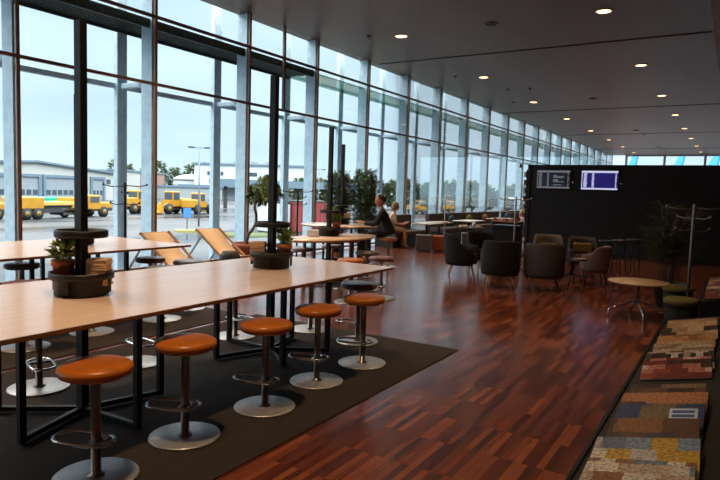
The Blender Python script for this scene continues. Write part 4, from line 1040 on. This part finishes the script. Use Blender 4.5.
sweeper((-62.5, 28.6, -2.4), math.atan2(14.1, -3.2), 9.0, 'shorter yellow sweeper truck behind the long one, cut by the window column')
gr = thing('tracked_lift', 'bright green flat machine behind the yellow sweeper', 'vehicle', (-77.0, 44.6, -2.4), math.atan2(14.1, -3.2))
obj('body', MB().b2((-2.8, -1.2, 1.3), (2.9, 1.2, 2.0)), mat('signal_green', '#159a78', 0.5), gr, bev=0.15)
obj('chassis', MB().b2((-2.4, -1.0, 0.5), (2.4, 1.0, 1.28)), M_CHAS, gr)
for x in (-1.7, 1.7):
    for y in (-1.1, 1.1): wheel(gr, x, y, 0.55, 0.4)
def container(loc, rz, d, m, label):
    t = thing('container', label, 'container', loc, rz)
    b = MB().b2((-d[0] / 2, -d[1] / 2, 0.1), (d[0] / 2, d[1] / 2, d[2]))
    n = int(d[0] / 0.4)
    for k in range(n): b.b2((-d[0] / 2 + 0.1 + k * d[0] / n, -d[1] / 2 - 0.04, 0.25), (-d[0] / 2 + 0.25 + k * d[0] / n, -d[1] / 2, d[2] - 0.15))
    obj('shell', b, m, t); obj('frame', MB().b2((-d[0] / 2 - 0.05, -d[1] / 2 - 0.05, d[2]), (d[0] / 2 + 0.05, d[1] / 2 + 0.05, d[2] + 0.12)).b2((-d[0] / 2, -d[1] / 2, 0), (d[0] / 2, d[1] / 2, 0.1)), M_CHAS, t)
container((-34.6, 47.2, -2.4), 1.25, (5.6, 2.4, 2.85), mat('dull_red_paint', '#7c3436', 0.6), 'dull red container standing outside behind the second rounded table')
container((-36.6, 43.6, -2.4), 1.25, (2.1, 2.3, 2.7), M_WHITE, 'white container beside the red one outside')
sg = thing('parking_sign', 'blue and white sign on a weighted foot on the wet apron', 'sign', (-40.6, 36.7, -2.4), 1.0)
obj('post', MB().lathe([(0, 0.2), (0.04, 0.2), (0.04, 2.1), (0, 2.1)], 8), M_CHAS, sg)
obj('sign_plate', MB().b2((-0.32, -0.1, 1.25), (0.32, -0.05, 2.1)), mat('sign_blue', '#3b78c4', 0.5), sg)
obj('sign_foot', MB().b2((-1.0, -0.6, 0), (1.0, 0.6, 0.2)), mat('yellow_grey_foot', '#8d8a4e', 0.7), sg)
def lamp_post(x, y, h, label):
    t = thing('floodlight_mast', label, 'lamp post', (x, y, -2.4), 0.9)
    obj('mast', MB().lathe([(0, 0), (0.10, 0), (0.06, h), (0, h)], 10), M_HROOF, t)
    obj('crossarm', MB().b2((-0.9, -0.05, h - 0.08), (0.9, 0.05, h)), M_HROOF, t)
    for x_ in (-0.8, 0.8): obj('lamp_head', MB().b2((x_ - 0.3, -0.2, h - 0.06), (x_ + 0.3, 0.2, h + 0.06)), M_CHAS, t)
lamp_post(-46.1, 43.2, 7.9, 'tall thin twin-headed lamp post in front of the white building')
lamp_post(-60.0, 83.0, 7.5, 'tall thin lamp post beyond the red container')
lamp_post(-70.0, 150.0, 12.5, 'distant lamp post above the tree line')
tag(obj('grass_patch', MB().lathe([(0, 0), (1, 0), (1, 0.04), (0, 0.05)], 30, (0, 0, 0), 4.0, 2.6), mat('wet_grass', '#3e4b28', 0.9, scale=2), None, (-35.5, 38.6, -2.4), 0.9), 'small grass island on the wet apron below the ficus tree', 'grass')
# trees
def far_tree(x, y, w, h, m, label, group, base=-2.4):
    t = thing('tree', label, 'tree', (x, y, base), random.uniform(0, 6), group)
    obj('trunk', MB().tube([(0, 0, 0), (0.1, 0.1, h * 0.6)], [0.25, 0.12], 8), M_BARK, t)
    b = MB()
    for i in range(520):
        v = rv(1); v = v.normalized() * v.length ** 0.4
        p = Vector((v.x * w, v.y * w, h * 0.6 + v.z * h * 0.4)) * (1 + 0.1 * math.sin(7 * v.x + 5 * v.z))
        leaf(b, p, v + rv(0.8), random.uniform(0.9, 1.6), random.uniform(0.7, 1.2))
    obj('crown', b, m, t)
M_TG = mat('grey_green_foliage', '#5a6a50', 0.9, var=0.3, scale=0.8); M_TB = mat('brown_green_foliage', '#65674e', 0.9, var=0.3, scale=0.8)
ws = ['sixth', 'first', 'second', 'third', 'fourth', 'fifth']
ORD = ['first', 'second', 'third', 'fourth', 'fifth', 'sixth', 'seventh', 'eighth', 'ninth', 'tenth', 'eleventh', 'twelfth', 'thirteenth', 'fourteenth', 'fifteenth', 'sixteenth', 'seventeenth', 'eighteenth']
def along(a, b, n, j=0.8):
    for i in range(n):
        u = (i + 0.5) / n; yield i, a[0] + (b[0] - a[0]) * u + random.uniform(-j, j), a[1] + (b[1] - a[1]) * u + random.uniform(-j, j)
for i, x, y in along((-212, 150), (-182, 178), 7): far_tree(x, y, 2.3, random.uniform(10, 13.5), M_TG, 'grey green tree behind the brown building, %s towards the white one' % ORD[i], 'trees behind the brown building')
for i, x, y in along((-92, 116), (-38, 154), 17, 0.5): far_tree(x, y, 2.0, random.uniform(5.4, 6.8), (M_TG, M_TB)[i % 2], 'bushy tree beyond the far apron, %s in the line from the bridge end' % ORD[i], 'trees beyond the far apron')
loader((-52.1, 105.8, -2.4), 1.2, 'small distant yellow loader beyond the person in beige', 0.8)
loader((-52.4, 121.0, -2.4), 1.5, 'small distant yellow loader seen above the banquettes', 0.8)
gt = thing('passenger_bridge', 'grey elevated passenger bridge across the apron behind the plants', 'bridge', (-75, 96, -2.4), 0.95)
obj('tunnel', MB().b2((-16, -1.3, 4.2), (16, 1.3, 5.6)), M_HROOF, gt)
for x in (-14, 0, 14): obj('support', MB().b2((x - 0.3, -0.4, 0), (x + 0.3, 0.4, 4.2)), M_CHAS, gt)
# aircraft beyond the far windows
M_AIR = mat('aircraft_white', '#dfe6ea', 0.4); M_FIN = mat('aircraft_blue', '#3f9bd8', 0.4, var=0.05, scale=0.3)
def aircraft(x, y, label):
    t = thing('airliner', label, 'aircraft', (x, y, -2.4), math.radians(-62), 'aircraft parked beyond the far windows')
    obj('fuselage', MB().tube([(-1.5, 0, 4.6), (-5, 0, 4.2), (-9, 0, 3.7), (-24, 0, 3.6), (-28, 0, 3.3), (-30, 0, 3.0)], [0.3, 1.0, 1.9, 1.95, 1.5, 0.3], 20), M_AIR, t)
    vs = [(-9.5, 5.2), (-2.2, 5.0), (0.5, 12.4), (-2.2, 12.4)]
    obj('tail_fin', MB().add([(a, -0.15, z) for a, z in vs] + [(a, 0.15, z) for a, z in vs], [(0, 1, 2, 3), (7, 6, 5, 4), (0, 4, 5, 1), (1, 5, 6, 2), (2, 6, 7, 3), (3, 7, 4, 0)]), M_FIN, t)
    for s in (-1, 1):
        v2 = [(-18, 0), (-12.5, 0), (-9.5, s * 15), (-11.2, s * 15)]
        obj('wing', MB().add([(a, b_, 3.0 + abs(b_) * 0.06) for a, b_ in v2] + [(a, b_, 3.3 + abs(b_) * 0.06) for a, b_ in v2], [(0, 1, 2, 3), (7, 6, 5, 4), (0, 4, 5, 1), (1, 5, 6, 2), (2, 6, 7, 3), (3, 7, 4, 0)]), M_AIR, t)
        v3 = [(-4.5, 0), (-2.0, 0), (-0.4, s * 5.5), (-1.5, s * 5.5)]
        obj('tailplane', MB().add([(a, b_, 4.6) for a, b_ in v3] + [(a, b_, 4.8) for a, b_ in v3], [(0, 1, 2, 3), (7, 6, 5, 4), (0, 4, 5, 1), (1, 5, 6, 2), (2, 6, 7, 3), (3, 7, 4, 0)]), M_AIR, t)
        obj('landing_gear', MB().b2((-14.2, s * 2.5 - 0.2, 0), (-13.4, s * 2.5 + 0.2, 3.0)), M_CHAS, t)
    obj('nose_gear', MB().b2((-26.2, -0.2, 0), (-25.6, 0.2, 2.4)), M_CHAS, t)
    return t
for i, (x, y, s_) in enumerate(((-20.0, 110, 0.91), (-21.1, 160, 1.18), (-14.9, 215, 1.47), (-6.7, 270, 1.77))):
    ap = aircraft(x, y, 'airliner with blue tail fin beyond the far windows, %s one above the partition' % ('first', 'second', 'third', 'last')[i])
    ap.scale = (s_,) * 3
